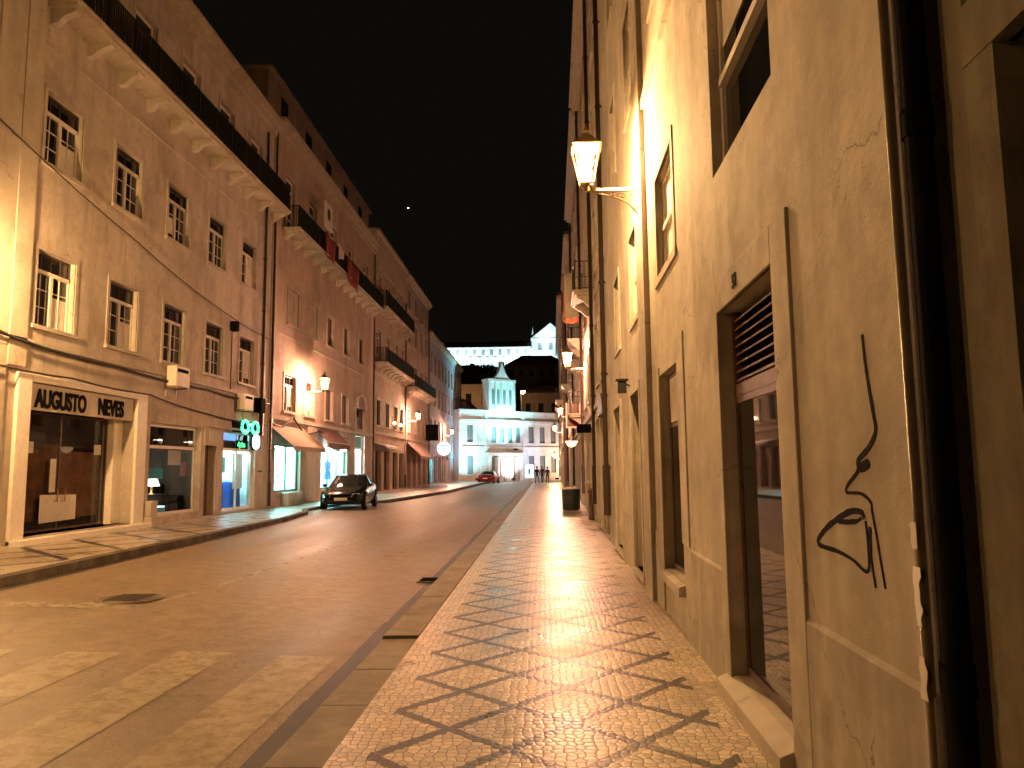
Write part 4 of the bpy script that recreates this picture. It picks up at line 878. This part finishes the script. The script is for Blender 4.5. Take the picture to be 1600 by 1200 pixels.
# hanging cloths and signs on the right
r_ = empty('hanging_cloth', place('R', 30.2, 0, 7.55, .06), TR, 'orange and white cloth hung over a short pole high on the right', 'banner')
g = MB()
for (x0, y0), (x1, y1), mi in (((.78, .05), (.78, .95), 0), ((.2, .05), (.78, .05), 0), ((.2, .95), (.78, .95), 1)):
    n = 6; vs = []
    for i in range(n+1):
        for j in range(6):
            t_ = i/n; q = j/5; wv = .03*math.sin(t_*7+j*.8); vs.append((x0+(x1-x0)*t_+wv*(y1 != y0), y0+(y1-y0)*t_+wv*(x1 != x0), 1.75*(1-q)-.12*q*math.sin(t_*3)))
    g.add(vs, [(i*6+j, (i+1)*6+j, (i+1)*6+j+1, i*6+j+1) for i in range(n) for j in range(5)], mi, True)
o = g.build('cloth', [M_['orange'], M_['paper']], r_); o.modifiers.new('t', 'SOLIDIFY').thickness = .01
g = MB(); g.tube([(0, .5, 1.78), (.85, .5, 1.78)], .025, 8); g.build('pole', M_['iron'], r_)
r_ = empty('red_glass_sign', place('R', 33.5, 0, 3.45, .08), TR, 'red framed projecting sign with a glowing pale rim on the right side', 'lit sign')
g = MB(); g.box(.12, .72, -.08, .08, 0, 1.05); bevel(g.build('panel', M_['red_paint'], r_), .02)
g = MB()
for a, c, e, q in ((.1, .74, -.05, .0), (.1, .14, 0, 1.05), (.70, .74, 0, 1.05)): g.box(a, c, -.1, .1, e, q)
g.build('rim', emis('pink_rim', (1, .35, .2), .3), r_); g = MB(); g.box(0, .12, -.02, .02, .2, .25); g.box(0, .12, -.02, .02, .8, .85); g.build('bracket', M_['iron'], r_)
r_ = empty('bowl_light', place('R', 38.0, 0, 2.85, .08), TR, 'pale glowing bowl light on the wall above the litter bin', 'wall light')
g = MB(); g.lathe([(.0, -.2), (.2, -.12), (.32, .1), (.3, .12), (0, .12)], 16, (.4, 0, 0)); g.build('bowl', emis('bowl', (1, .62, .3), .6), r_); g = MB(); g.tube([(0, 0, 0), (.2, 0, -.05)], .03, 6); g.build('arm', M_['iron'], r_)
r_ = empty('hanging_bar_sign', place('R', 24.3, 0, 2.75, .06), TR, 'dark projecting box sign with a white edge above the brown doors', 'sign')
g = MB(); g.box(.1, .55, -.09, .09, 0, .28); bevel(g.build('box', M_['black'], r_), .015); g = MB(); g.box(0, .1, -.03, .03, .1, .16); g.build('bracket', M_['iron'], r_)
for i, (s_, h_) in enumerate(((26.3, 1.15), (24.4, .95))):
    r_ = empty('wall_post', place('R', s_, .14, 0, .06), TR, ['taller pale capped post against the wall next to the litter bin', 'shorter brown post against the wall nearer than the litter bin'][i], 'post', 'posts at the wall by the bin')
    g = MB(); g.lathe([(.1, 0), (.1, .08), (.08, .1), (.08, h_-.12), (.11, h_-.1), (.11, h_), (.03, h_+.05)], 14); g.build('shaft', M_['stone' if i == 0 else 'brown_wood'], r_)

# ---------------------------------------------------------------- street lamps
bulbm = {}
def lantern(name, label, side, s, z, arm=.75, power=100, col=SODIUM, off=0, sc=1.):
    root = empty(name, place(side, s, 0, z, off), 0 if side == 'L' else TR, label, 'street lamp', 'lanterns on wall brackets'); root.scale = (sc,)*3
    g = MB(); g.box(0, .025, -.04, .04, -.45, .12); g.tube([(.02, 0, 0), (arm, 0, 0)], .018, 8); g.tube([(.02, 0, .03), (arm, 0, .03)], .008, 6)
    g.tube([(.02, 0, -.4), (.1, 0, -.3), (.2, 0, -.18), (.36, 0, -.1), (arm*.8, 0, -.03)], .013, 8)
    for cx, cz, q in ((.12, -.12, .075), (.27, -.08, .05), (.4, -.055, .035), (.1, -.25, .04)):
        g.tube([(cx+q*(1-.07*k)*math.cos(k*.55), 0, cz+q*(1-.07*k)*math.sin(k*.55)) for k in range(13)], .008, 6)
    g.lathe([(.03, 0), (.045, .03), (.03, .06), (.05, .09)], 10, (arm, 0, .0)); g.build('bracket', M_['lantern'], root)
    g = MB(); b0, b1, h0, h1 = .085, .19, .1, .62
    q4 = [(1, 1), (-1, 1), (-1, -1), (1, -1)]
    for a, c in q4: g.tube([(arm+a*b0, c*b0, h0), (arm+a*b1, c*b1, h1)], .011, 6)
    for (a, c), (a2, c2) in zip(q4, q4[1:]+q4[:1]):
        for bb, zz, rr in ((b0, h0, .014), (b1, h1, .015), (b0+(b1-b0)*.2, h0+(h1-h0)*.2, .008)): g.tube([(arm+a*bb, c*bb, zz), (arm+a2*bb, c2*bb, zz)], rr, 6)
    g.lathe([(.13, h0-.02), (.11, h0+.0)], 4, (arm, 0, 0), rot=R(45))
    g.build('lantern_frame', M_['lantern'], root)
    g = MB(); g.lathe([(b1*1.5, h1+.01), (b1*1.1, h1+.06), (.1, h1+.15), (.06, h1+.2), (.075, h1+.23), (.03, h1+.27), (.02, h1+.33)], 4, (arm, 0, 0), rot=R(45), smooth=False); g.build('cap', M_['lantern'], root)
    g = MB()
    for (a, c), (a2, c2) in zip(q4, q4[1:]+q4[:1]): g.quad((arm+a*b0*.97, c*b0*.97, h0), (arm+a2*b0*.97, c2*b0*.97, h0), (arm+a2*b1*.97, c2*b1*.97, h1), (arm+a*b1*.97, c*b1*.97, h1))
    g.build('lantern_glass', M_['lantern_glass'], root)
    key = (power, col)
    if key not in bulbm: bulbm[key] = emis('sodium_bulb', col, power*LAMP_P)
    g = MB(); g.lathe([(.02, .30), (.07, .35), (.095, .42), (.09, .49), (.05, .55), (.02, .57)], 8, (arm, 0, 0)); g.build('bulb', bulbm[key], root)
    return root
lantern('street_lamp', 'nearest lit lantern on an ornate bracket high on the right wall', 'R', 10.0, 5.4, .75, 900)
lantern('street_lamp', 'second lit lantern on the right wall, pink glow against the hill', 'R', 28.4, 5.35, .72, 800, PINKISH, .06)
lantern('street_lamp', 'third lit lantern on the right, upper of the two small far ones', 'R', 52, 5.1, .7, 700, PINKISH, 0)
lantern('street_lamp', 'fourth lit lantern on the right, lower of the two small far ones', 'R', 66, 4.7, .7, 700, PINKISH, -.35)
lantern('street_lamp', 'warm lantern at the far right corner of the town hall end', 'R', 86, 2.6, .7, 600, SODIUM, -.35)  # lantern put in for the warm glow of a lit entrance
lantern('street_lamp', 'lit lantern just beyond the left edge of the picture beside the beige house', 'L', 12.6, 5.3, .8, 1500)
lantern('street_lamp', 'lit lantern with long arm on the pink building above the awning', 'L', 34.3, 5.25, 1.0, 900, PINKISH)
lantern('street_lamp', 'lit lantern in the middle distance of the left side, on the rose building', 'L', 60.4, 5.5, 1.0, 900, PINKISH)
lantern('street_lamp', 'farthest lit lantern on the left, on the lavender building', 'L', 83, 5.3, 1.0, 800, PINKISH)
lantern('street_lamp', 'lantern on the left wall, out of the picture before the near-left edge', 'L', -6, 5.3, .8, 330)  # unseen lantern added to brighten the foreground

# ---------------------------------------------------------------- parked car
def sedan(name, label, loc, rot, paint, length=4.35):
    root = empty(name, loc, rot, label, 'car'); k = length/4.35
    st = [ # y, zbot, zbelt, ztop, wlow, wbelt, wtop
     (0, .32, .52, .60, .62, .66, .50), (.07, .24, .56, .66, .74, .76, .58), (.3, .2, .62, .74, .82, .82, .64), (.75, .19, .7, .82, .86, .86, .68), (1.2, .19, .84, .92, .88, .87, .72),
     (1.62, .19, .87, 1.17, .88, .87, .66), (2.02, .19, .9, 1.38, .88, .87, .60), (2.6, .19, .92, 1.43, .88, .88, .60), (3.15, .19, .94, 1.38, .88, .87, .58), (3.6, .2, .95, 1.2, .87, .86, .60), (3.85, .2, .97, 1.04, .86, .84, .66), (4.2, .25, .94, 1.0, .8, .8, .64), (4.35, .34, .85, .9, .7, .72, .56)]
    rings = []
    for y, zb, zl, zt, wl, wb, wt in st:
        half = [(wl*.8, zb), (wl, zb+.1), (wl+.015, (zb+zl)/2), (wb, zl-.06), (wb-.02, zl), (wt, zt-.02), (wt*.6, zt), (0, zt+.015)]
        rings.append([(x, y*k, z) for x, z in half]+[(-x, y*k, z) for x, z in half[-2::-1]])
    n = len(rings[0]); g = MB(); gl = MB(); vs = [v for q in rings for v in q]
    bf = []; gf = []
    for i in range(len(rings)-1):
        for j in range(n-1):
            q = (i*n+j, i*n+j+1, (i+1)*n+j+1, (i+1)*n+j)
            side = j in (4, n-6); top = j in (5, 6, n-7, n-8)
            isg = (side and 4 <= i <= 9) or (top and (i in (4, 5) or i in (8, 9)))
            (gf if isg else bf).append(q)
    bf += [tuple(range(n)), tuple((len(rings)-1)*n+j for j in range(n))]+[(i*n, i*n+n-1, (i+1)*n+n-1, (i+1)*n) for i in range(len(rings)-1)]
    g.add(vs, bf, 0, True)
    for yy in (.78*k, 3.5*k):   # dark wheel arches
        for sx in (-1, 1): g.tube([(sx*.80, yy, .32), (sx*.905, yy, .32)], .40, 24, 1)
    g.build('body', [paint, M_['black']], root)
    gl.add([(x*1.004, y, z+.004) for x, y, z in vs], gf, 0, True); gl.build('windows', glass_dark('car_glass', (.02, .025, .025), 0), root)
    for yy in (.78*k, 3.5*k):
        for sx in (-1, 1):
            w_ = MB(); w_.tube([(sx*.72, yy, .32), (sx*.74, yy, .32), (sx*.9, yy, .32), (sx*.915, yy, .32)], [.27, .32, .32, .28], 24); wo = w_.build('wheel', M_['rubber'], root)
            w_ = MB(); w_.tube([(sx*.90, yy, .32), (sx*.925, yy, .32)], .2, 20)
            for a in range(5): t_ = a*1.2566; w_.tube([(sx*.93, yy, .32), (sx*.93, yy+.2*math.cos(t_), .32+.2*math.sin(t_))], .025, 6)
            w_.build('rim', M_['metal'], wo)
    for sx in (-1, 1):
        h = MB(); vs2 = [(sx*.42, .005, .52), (sx*.7, .12, .53), (sx*.74, .2, .66), (sx*.46, .05, .66)]; h.add([(x, y-.03, z) for x, y, z in vs2]+[(x, y+.12, z) for x, y, z in vs2], [(0, 1, 2, 3), (0, 4, 5, 1), (1, 5, 6, 2), (2, 6, 7, 3), (3, 7, 4, 0)]); bevel(h.build('headlight', M_['lamp_glass'], root), .015)
        h = MB(); h.box(sx*.4, sx*.66, length-.06, length+.02, .68, .8); bevel(h.build('taillight', M_['red_lens'], root), .015)
        h = MB(); h.box(sx*.9, sx*1.06, 1.45*k, 1.55*k, .9, 1.03); bevel(h.build('mirror', paint, root), .03)
    h = MB(); h.box(-.26, .26, -.035, 0, .38, .49); h.build('number_plate', M_['plate'], root)
    h = MB(); h.box(-.38, .38, -.02, .02, .54, .62); h.build('grille', M_['black'], root)
    h = MB(); h.box(-.26, .26, length, length+.03, .55, .66); h.build('number_plate', M_['plate'], root)
    return root
M_['lamp_glass'] = simple('headlamp_lens', (.5, .5, .45), .08, metal=.6); M_['red_lens'] = simple('red_lens', (.4, .01, .01), .15)
sedan('parked_car', 'dark green-black saloon parked facing the camera beside the bright shops', (-8.25, 30.6, .04), R(4), M_['car_paint'])
M_['red_glow'] = emis('red_tail_glow', (1, .1, .08), 2.0)
rc = sedan('parked_car', 'small dark red car seen from behind in front of the town hall', (-6.0, 88.5, -.05), R(172), M_['red_paint'], 4.1)

# litter bin, info panel
r_ = empty('litter_bin', (1.04, 29.95, 0), 0, 'dark round litter bin overfilled with pale bags on the right pavement', 'litter bin')
g = MB(); g.lathe([(.28, 0), (.32, .03), (.33, .4), (.34, .74), (.36, .76), (.36, .82), (.33, .82), (.32, .7), (0.01, .7)], 24)
for k in range(24): a = 2*math.pi*k/24; g.tube([(.335*math.cos(a), .335*math.sin(a), .05), (.35*math.cos(a), .35*math.sin(a), .74)], .012, 4)
g.build('bin_body', M_['green_dark'], r_)
g = MB()
for k in range(7):
    a = k*.9; g.lathe([(0, 0), (.1, .03), (.12, .1), (.06, .17), (0, .18)], 8, (.16*math.cos(a), .16*math.sin(a), .72))
tr_ = g.build('litter', M_['paper']); tr_.location = (1.04, 29.95, 0.001); tag(tr_, 'pale rubbish bags heaped on top of the round bin', 'rubbish')
r_ = empty('info_panel', (-1.55, 80, 0), 0, 'backlit white poster panel standing on a post at the end of the pavement', 'lit panel')
g = MB(); g.box(-.5, .5, -.1, .1, .55, 2.05); g.box(-.12, .12, -.08, .08, -.1, .55); bevel(g.build('frame', M_['metal'], r_), .02)
g = MB(); g.box(-.44, .44, -.115, -.1, .62, 1.98); g.build('poster', emis('poster_light', (.6, .95, 1), .6), r_)
g = MB(); g.box(-.12, .1, -.12, -.116, 1.0, 1.6); g.build('poster_figure', M_['teal'], r_)

# ---------------------------------------------------------------- people
def person(label, loc, rot, step, top, legs, sc=1.):
    V = {'pelvis': (0, 0, .95), 'waist': (0, 0, 1.1), 'chest': (0, .01, 1.35), 'neck': (0, 0, 1.5), 'headb': (0, -.02, 1.58), 'head': (0, -.02, 1.68), 'crown': (0, -.01, 1.76),
         'shl': (.19, 0, 1.43), 'ell': (.25, .03*step, 1.15), 'wrl': (.26, -.12*step, .9), 'hal': (.26, -.15*step, .82), 'shr': (-.19, 0, 1.43), 'elr': (-.25, -.02*step, 1.15), 'wrr': (-.26, .1*step, .9), 'har': (-.26, .12*step, .82),
         'hl': (.1, 0, .9), 'kl': (.11, -.16*step, .5), 'al': (.11, -.22*step, .09), 'tl': (.12, -.38*step, .03), 'hr': (-.1, 0, .9), 'kr': (-.11, .05*step, .5), 'ar': (-.11, .28*step, .1), 'tr': (-.12, .16*step, .03)}
    E_ = [('pelvis', 'waist'), ('waist', 'chest'), ('chest', 'neck'), ('neck', 'headb'), ('headb', 'head'), ('head', 'crown'), ('chest', 'shl'), ('shl', 'ell'), ('ell', 'wrl'), ('wrl', 'hal'), ('chest', 'shr'), ('shr', 'elr'), ('elr', 'wrr'), ('wrr', 'har'), ('pelvis', 'hl'), ('hl', 'kl'), ('kl', 'al'), ('al', 'tl'), ('pelvis', 'hr'), ('hr', 'kr'), ('kr', 'ar'), ('ar', 'tr')]
    RD = {'pelvis': .15, 'waist': .14, 'chest': .16, 'neck': .055, 'headb': .07, 'head': .1, 'crown': .07, 'shl': .075, 'ell': .05, 'wrl': .035, 'hal': .04, 'hl': .1, 'kl': .065, 'al': .045, 'tl': .04}
    ks = list(V); me = bpy.data.meshes.new('person'); me.from_pydata([V[q] for q in ks], [(ks.index(a), ks.index(c)) for a, c in E_], [])
    o = bpy.data.objects.new('person', me); COL.objects.link(o); md = o.modifiers.new('skin', 'SKIN'); sv = me.skin_vertices[0].data
    for i, q in enumerate(ks):
        rr = RD.get(q) or RD.get({'shr': 'shl', 'elr': 'ell', 'wrr': 'wrl', 'har': 'hal', 'hr': 'hl', 'kr': 'kl', 'ar': 'al', 'tr': 'tl'}.get(q, ''), .05); sv[i].radius = (rr, rr*.85); sv[i].use_root = q == 'pelvis'
    o.modifiers.new('sub', 'SUBSURF').levels = 1
    dg = bpy.context.evaluated_depsgraph_get(); me2 = bpy.data.meshes.new_from_object(o.evaluated_get(dg)); o.modifiers.clear(); o.data = me2
    me2.materials.clear()
    for q in (legs, top, M_['skin'], M_['black']): me2.materials.append(q)
    for p_ in me2.polygons: z = p_.center.z; p_.material_index = 2 if z > 1.52 or (abs(p_.center.x) > .2 and z < .9) else 1 if z > .92 else 3 if z < .08 else 0; p_.use_smooth = True
    o.location = loc; o.rotation_euler = (0, 0, rot); o.scale = (sc,)*3; tag(o, label, 'person', 'people near the far corner')
    g = MB(); g.lathe([(.10, 1.66), (.115, 1.72), (.09, 1.79), (.03, 1.82)], 12, (0, .015, 0)); g.build('hair', M_['hair'], o)
person('distant walker in dark jacket at the far end of the pavement, leftmost of three', (-.75, 80, 0), .3, 1, M_['cloth1'], M_['cloth3'])
person('distant walker in brown coat in the middle of three at the end of the pavement', (-.2, 82, 0), 2.8, .7, M_['cloth2'], M_['cloth1'], 1.02)
person('distant walker in dark clothes closest to the right wall of the three', (.35, 79, 0), .1, .9, M_['cloth3'], M_['cloth1'], .97)

# ---------------------------------------------------------------- town hall across the end
hall = Building('town_hall', 'floodlit pale town hall with a central tower at the end of the street', 'C', 0, 24, 8.9, 'white_stone', trim='white_stone', root=((-10.4, 92, 0), R(-50)), depth=12)
hall.trimm = 'white_stone'; b = hall
for t0 in (1.3, 11.0, 12.9, 14.8, 16.7, 18.6, 20.5): b.window(t0, t0+.9, 4.9, 7.0, 'dark', w=.12); 
for t0 in (5.0, 6.3, 7.6, 8.9): b.window(t0, t0+.75, 4.9, 6.9, 'dark', w=.12)
for t0 in (1.3, 11.0, 12.9, 14.8, 16.7): b.window(t0, t0+.9, 1.0, 3.2, 'dark', w=.12)
for t0 in (4.9, 6.5, 8.1):
    b.hole(t0, t0+.95, -.1, 3.1, .5); b.glazed('entrance', t0, t0+.95, -.1, 3.1, -.4, 'white_wood', 'far_glass')
    g = MB(); y0 = t0+.475; g.add([(.01, y0+.48*math.cos(q), 3.1+.48*math.sin(q)) for q in [math.pi*k/10 for k in range(11)]]+[(.05, y0+.48*math.cos(q), 3.1+.48*math.sin(q)) for q in [math.pi*k/10 for k in range(11)]], [tuple(range(11)), tuple(range(11, 22))]+[(k, k+1, 12+k, 11+k) for k in range(10)]); b.part('fanlight', g, M_['dark_wood'])
for t0 in (4.2, 5.95, 7.55, 9.15):
    g = MB(); g.lathe([(.3, -.1), (.3, .15), (.22, .25), (.2, 3.0), (.3, 3.1), (.3, 3.25)], 14, (.45, t0+.25, 0)); b.part('column', g, M_['white_stone'])
g = MB(); g.box(0, .8, 3.9, 10, 3.25, 3.6); g.box(0, 1.0, 3.8, 10.1, -.1, .05); b.part('portico', g, M_['white_stone'])
b.string(4.15, .25, .15); b.string(7.45, .3, .25); b.string(8.75, .2, .2)
for t0 in (0, 3.9, 9.9, 17.5): b.pilaster(t0+.02, t0+.42, 0, 8.7, .12)
g = MB(); g.box(-.9, .35, 4.3, 8.5, 8.9, 12.6); g.box(-.95, .5, 4.2, 8.6, 12.6, 12.95)
for t0 in (4.3, 8.1): g.box(.35, .5, t0, t0+.4, 8.9, 12.6)
for t0 in (5.35, 6.3, 7.25): g.box(.35, .45, t0, t0+.2, 9.2, 12.5)
g.add([(x, y, z) for x in (-.1, .45) for y, z in ((5.0, 12.95), (7.8, 12.95), (7.3, 13.4), (7.0, 13.8), (6.7, 14.5), (6.45, 15.3), (6.2, 14.5), (5.9, 13.8), (5.6, 13.4))], [tuple(range(9)), tuple(range(9, 18))]+[(k, (k+1) % 9, 9+(k+1) % 9, 9+k) for k in range(9)])
b.part('tower', g, M_['white_stone'])
g = MB()
for t0 in (4.85, 5.7, 6.65, 7.6):
    g = MB(); g.box(.35, .37, t0, t0+.4, 9.7, 11.6); b.part('tower_window', g, M_['far_glass'])
b.finish(roof=False)
# floodlights of the hall
def flood(label, loc, target, col, power, size=.5, spread=120, ground=True):
    d = (Vector(target)-Vector(loc)).normalized()
    rt = empty('floodlight', loc, 0, label, 'floodlight', 'floodlights aimed at the big buildings')
    g = MB(); g.box(-.25, .25, -.12, .12, -.2, .0); g.box(-.03, .03, -.03, .03, -.5, -.2); g.build('housing', M_['black'], rt)
    l = bpy.data.lights.new('floodlight_beam', 'AREA'); l.energy = power; l.color = col; l.size = size; l.spread = R(spread)
    lo = bpy.data.objects.new('floodlight_beam', l); COL.objects.link(lo); lo.parent = rt; lo.location = (0, 0, .08); lo.rotation_euler = d.to_track_quat('-Z', 'Y').to_euler()
def hp(t, d, z):   # a point in front of the hall
    c, s_ = math.cos(R(-50)), math.sin(R(-50)); return (-10.4 + c*d - s_*t, 92 + s_*d + c*t, z)
flood('cyan floodlight on the portico roof aimed at the hall tower', hp(7, 2.4, 4.1), hp(6.4, 0, 12.5), (.25, .95, 1.0), 280)
flood('cyan floodlight at the left end of the town hall', hp(0.6, 3.2, .5), hp(1.4, 0, 7), (.3, .85, 1.0), 120)
flood('violet-white floodlight in front of the hall windows', hp(11.5, 5, .4), hp(10.5, 0, 6), (.6, .75, 1.0), 65)
flood('white floodlight inside the hall portico', hp(7.2, 1.6, .4), hp(7.2, 0, 2.8), (1, .82, .85), 70)
flood('warm floodlight at the right end of the town hall', hp(16.5, 4, .4), hp(16.5, 0, 4), (1, .6, .35), 90)

# beige house behind the hall, dark houses, hill, the palace above
def far_house(name, label, x0, x1, y, z0, z1, mat, roofh=1.5, win=None):
    rt = empty(name, ((x0+x1)/2, y, z0), 0, label, 'building', 'buildings climbing the hill'); w2 = (x1-x0)/2; g = MB(); g.box(-w2, w2, 0, 10, -6, z1-z0); g.build('wall', mat, rt)
    g = MB(); g.add([(-w2-.4, -.5, z1-z0), (w2+.4, -.5, z1-z0), (w2+.4, 10.5, z1-z0), (-w2-.4, 10.5, z1-z0), (-w2*.5, 5, z1-z0+roofh), (w2*.5, 5, z1-z0+roofh)], [(0, 1, 5, 4), (1, 2, 5), (2, 3, 4, 5), (3, 0, 4), (0, 3, 2, 1)]); g.build('roof', M_['tile'], rt)
    if win:
        for r0 in range(win[1]):
            for k in range(win[0]):
                g = MB(); c = -w2+(k+.5)*2*w2/win[0]; zz = (z1-z0)*(r0+.35)/win[1]; g.box(c-.45, c+.45, -.03, .05, zz, zz+1.5); g.box(c-.55, c+.55, -.12, 0, zz-.12, zz); g.build('window', M_['glass'], rt)
    return rt
far_house('beige_house', 'dim beige house with dark red roof rising behind the town hall on the left', -16, -8.2, 122, 6, 15.3, M_['beige_far'], 1.2, (3, 2))
far_house('hill_house', 'dark house on the slope above the right wing of the town hall', -4, 8, 140, 5, 15.5, M_['dark_plaster'], 2, (5, 2))
far_house('hill_house', 'dark higher house halfway up the hill', -9, 6, 185, 14, 27, M_['dark_plaster'], 3, (6, 3))
far_house('hill_house', 'dark house on the left part of the hill, below the long white palace', -32, -14, 200, 16, 27, M_['dark_plaster'], 3, (6, 3))
# hill terrain
g = MB(); nx, ny = 40, 24; vs = []
for j in range(ny+1):
    for i in range(nx+1):
        x = -220+440*i/nx; y = 118+302*j/ny; t_ = min(1, max(0, (y-125)/215)); z = 48*t_**1.15*math.exp(-((x+15)/170)**2)+1.5*math.sin(x*.13+y*.07)*t_; vs.append((x, y, z-.5))
g.add(vs, [(j*(nx+1)+i, j*(nx+1)+i+1, (j+1)*(nx+1)+i+1, (j+1)*(nx+1)+i) for j in range(ny) for i in range(nx)], 0, True)
tag(g.build('hill', simple('hill_soil', (.04, .045, .025), .95, var=.5, scale=.1)), kind='structure')
def hill_z(x, y): t_ = min(1, max(0, (y-125)/215)); return 48*t_**1.15*math.exp(-((x+15)/170)**2)-.5
g = MB()
for k in range(260):
    x = random.uniform(-60, 25); y = random.uniform(150, 333); z = hill_z(x, y); cr = random.uniform(2, 4.2)
    if y > 300: cr *= .45
    g.tube([(x, y, z-1), (x, y, z+cr)], .25, 5)
    for j in range(70):
        a, e = random.uniform(0, 6.28), random.uniform(-.6, 1.5); q = cr*random.uniform(.5, 1.05)*(.8+.3*math.sin(a*3+k)); p = Vector((x+q*math.cos(a)*math.cos(e), y+q*math.sin(a)*math.cos(e), z+cr*1.1+q*math.sin(e))); s_ = random.uniform(.3, .8)
        v1 = Vector((random.uniform(-1, 1), random.uniform(-1, 1), random.uniform(-1, 1))).normalized()*s_; v2 = v1.cross(Vector((random.uniform(-1, 1), random.uniform(-1, 1), 1))).normalized()*s_
        g.add([p-v1, p-v2, p+v1, p+v2], [(0, 1, 2, 3)])
tag(g.build('hillside_wood', M_['leaf']), 'dark wooded slope below the floodlit palace', 'wood', kind='stuff')
# palace
pal = empty('hilltop_palace', (-18, 350, 45), 0, 'long floodlit white palace along the hilltop', 'palace')
g = MB(); g.box(-30, 12.5, 0, 14, 0, 13.2); g.box(-30.2, 12.7, -.4, 0, 8.3, 8.8); g.box(-31.5, -28.5, -1, 12, 0, 15.5)
for k in range(11): g.box(-28.5+k*4, -27.3+k*4, -.9, 0, 0, 8.3)
g.build('wall', M_['white_stone'], pal)
g = MB(); g.add([(x, y, z) for x in (-30.6, 13) for y, z in ((-.8, 13.2), (7, 17), (14.6, 13.2))], [(0, 1, 2), (3, 4, 5), (0, 1, 4, 3), (1, 2, 5, 4)]); g.build('roof', M_['tile'], pal)
for k in range(10):
    g = MB(); g.box(-26.5+k*4.0, -25.0+k*4.0, -.06, .05, 9.4, 12.2); g.build('window', M_['far_glass'], pal)
for k in range(10):
    g = MB(); g.box(-26.2+k*4.0, -25.3+k*4.0, -.06, .05, 3.5, 5.6); g.build('window', M_['far_glass'], pal)
ped = empty('gabled_hall', (3.5, 356, 45), 0, 'floodlit hall with a triangular gable at the right end of the palace', 'hall')
g = MB(); g.box(-9, 8, 0, 16, 0, 18); g.add([(x, y, z) for y in (0, 16) for x, z in ((-8.5, 18), (8.0, 18), (.5, 25.0))], [(0, 1, 2), (3, 4, 5), (0, 1, 4, 3), (1, 2, 5, 4), (0, 2, 5, 3)]); g.build('wall', M_['white_stone'], ped)
g = MB(); g.tube([(-9, -.3, 17.8), (.5, -.3, 25.3), (8.5, -.3, 17.8)], .45, 6); g.box(-9, 8.5, -.6, 0, 17.4, 18.1); g.build('gable_trim', M_['white_stone'], ped)
for k in range(3):
    g = MB(); g.box(-5.5+k*5, -3.5+k*5, -.06, .05, 12.5, 16); g.build('window', M_['far_glass'], ped)
g = MB(); g.lathe([(.9, 18), (.9, 20), (.4, 21.5), (.1, 25)], 8, (-8, 1, 0)); g.lathe([(.5, 18), (.5, 19), (.1, 24)], 8, (-14, 1, -4)); g.build('pinnacle', M_['white_stone'], ped)
for i in range(6):
    x = -45+i*8.6; flood(['first', 'second', 'third', 'fourth', 'fifth', 'sixth'][i]+' cold floodlight from the left along the foot of the palace', (x, 343, 47.5), (x+1, 350, 54), (.62, .95, 1.0), 1000, 1.2, 150)
flood('cold floodlight below the gabled hall', (1, 349, 59.5), (2, 356, 66), (.7, .95, 1), 200, 1)
# warm light half way up the hill
r_ = empty('hill_street_lamp', (-3.9, 134, 8), 0, 'small warm street lamp on the dark slope behind the hall tower', 'street lamp')
g = MB(); g.tube([(0, 0, -6), (0, 0, 7)], .08, 8); g.tube([(0, 0, 7), (.4, -.5, 7.3)], .05, 6); g.build('post', M_['iron'], r_)
g = MB(); g.lathe([(.1, 6.8), (.35, 7.0), (.3, 7.25), (.05, 7.3)], 10, (.4, -.5, 0)); g.build('lamp_head', emis('hill_lamp', (1, .55, .25), 45), r_)
l2 = copy_tree(r_); l2.location = (-12.6, 117, 4.2); l2['label'] = 'small warm street lamp in front of the dim beige house behind the town hall'  # second lamp, added so that the beige house is lit
# star
g = MB(); g.lathe([(0, -.6), (.42, -.42), (.6, 0), (.42, .42), (0, .6)], 10); st_ = g.build('star', emis('star', (1, 1, 1), 3)); d_ = (r2*(638-800)/1180 - u2*(325-600)/1180 + f).normalized(); st_.location = d_*900 + Vector((0, 0, 1.65)); tag(st_, 'single bright point of a planet in the black sky', 'star')
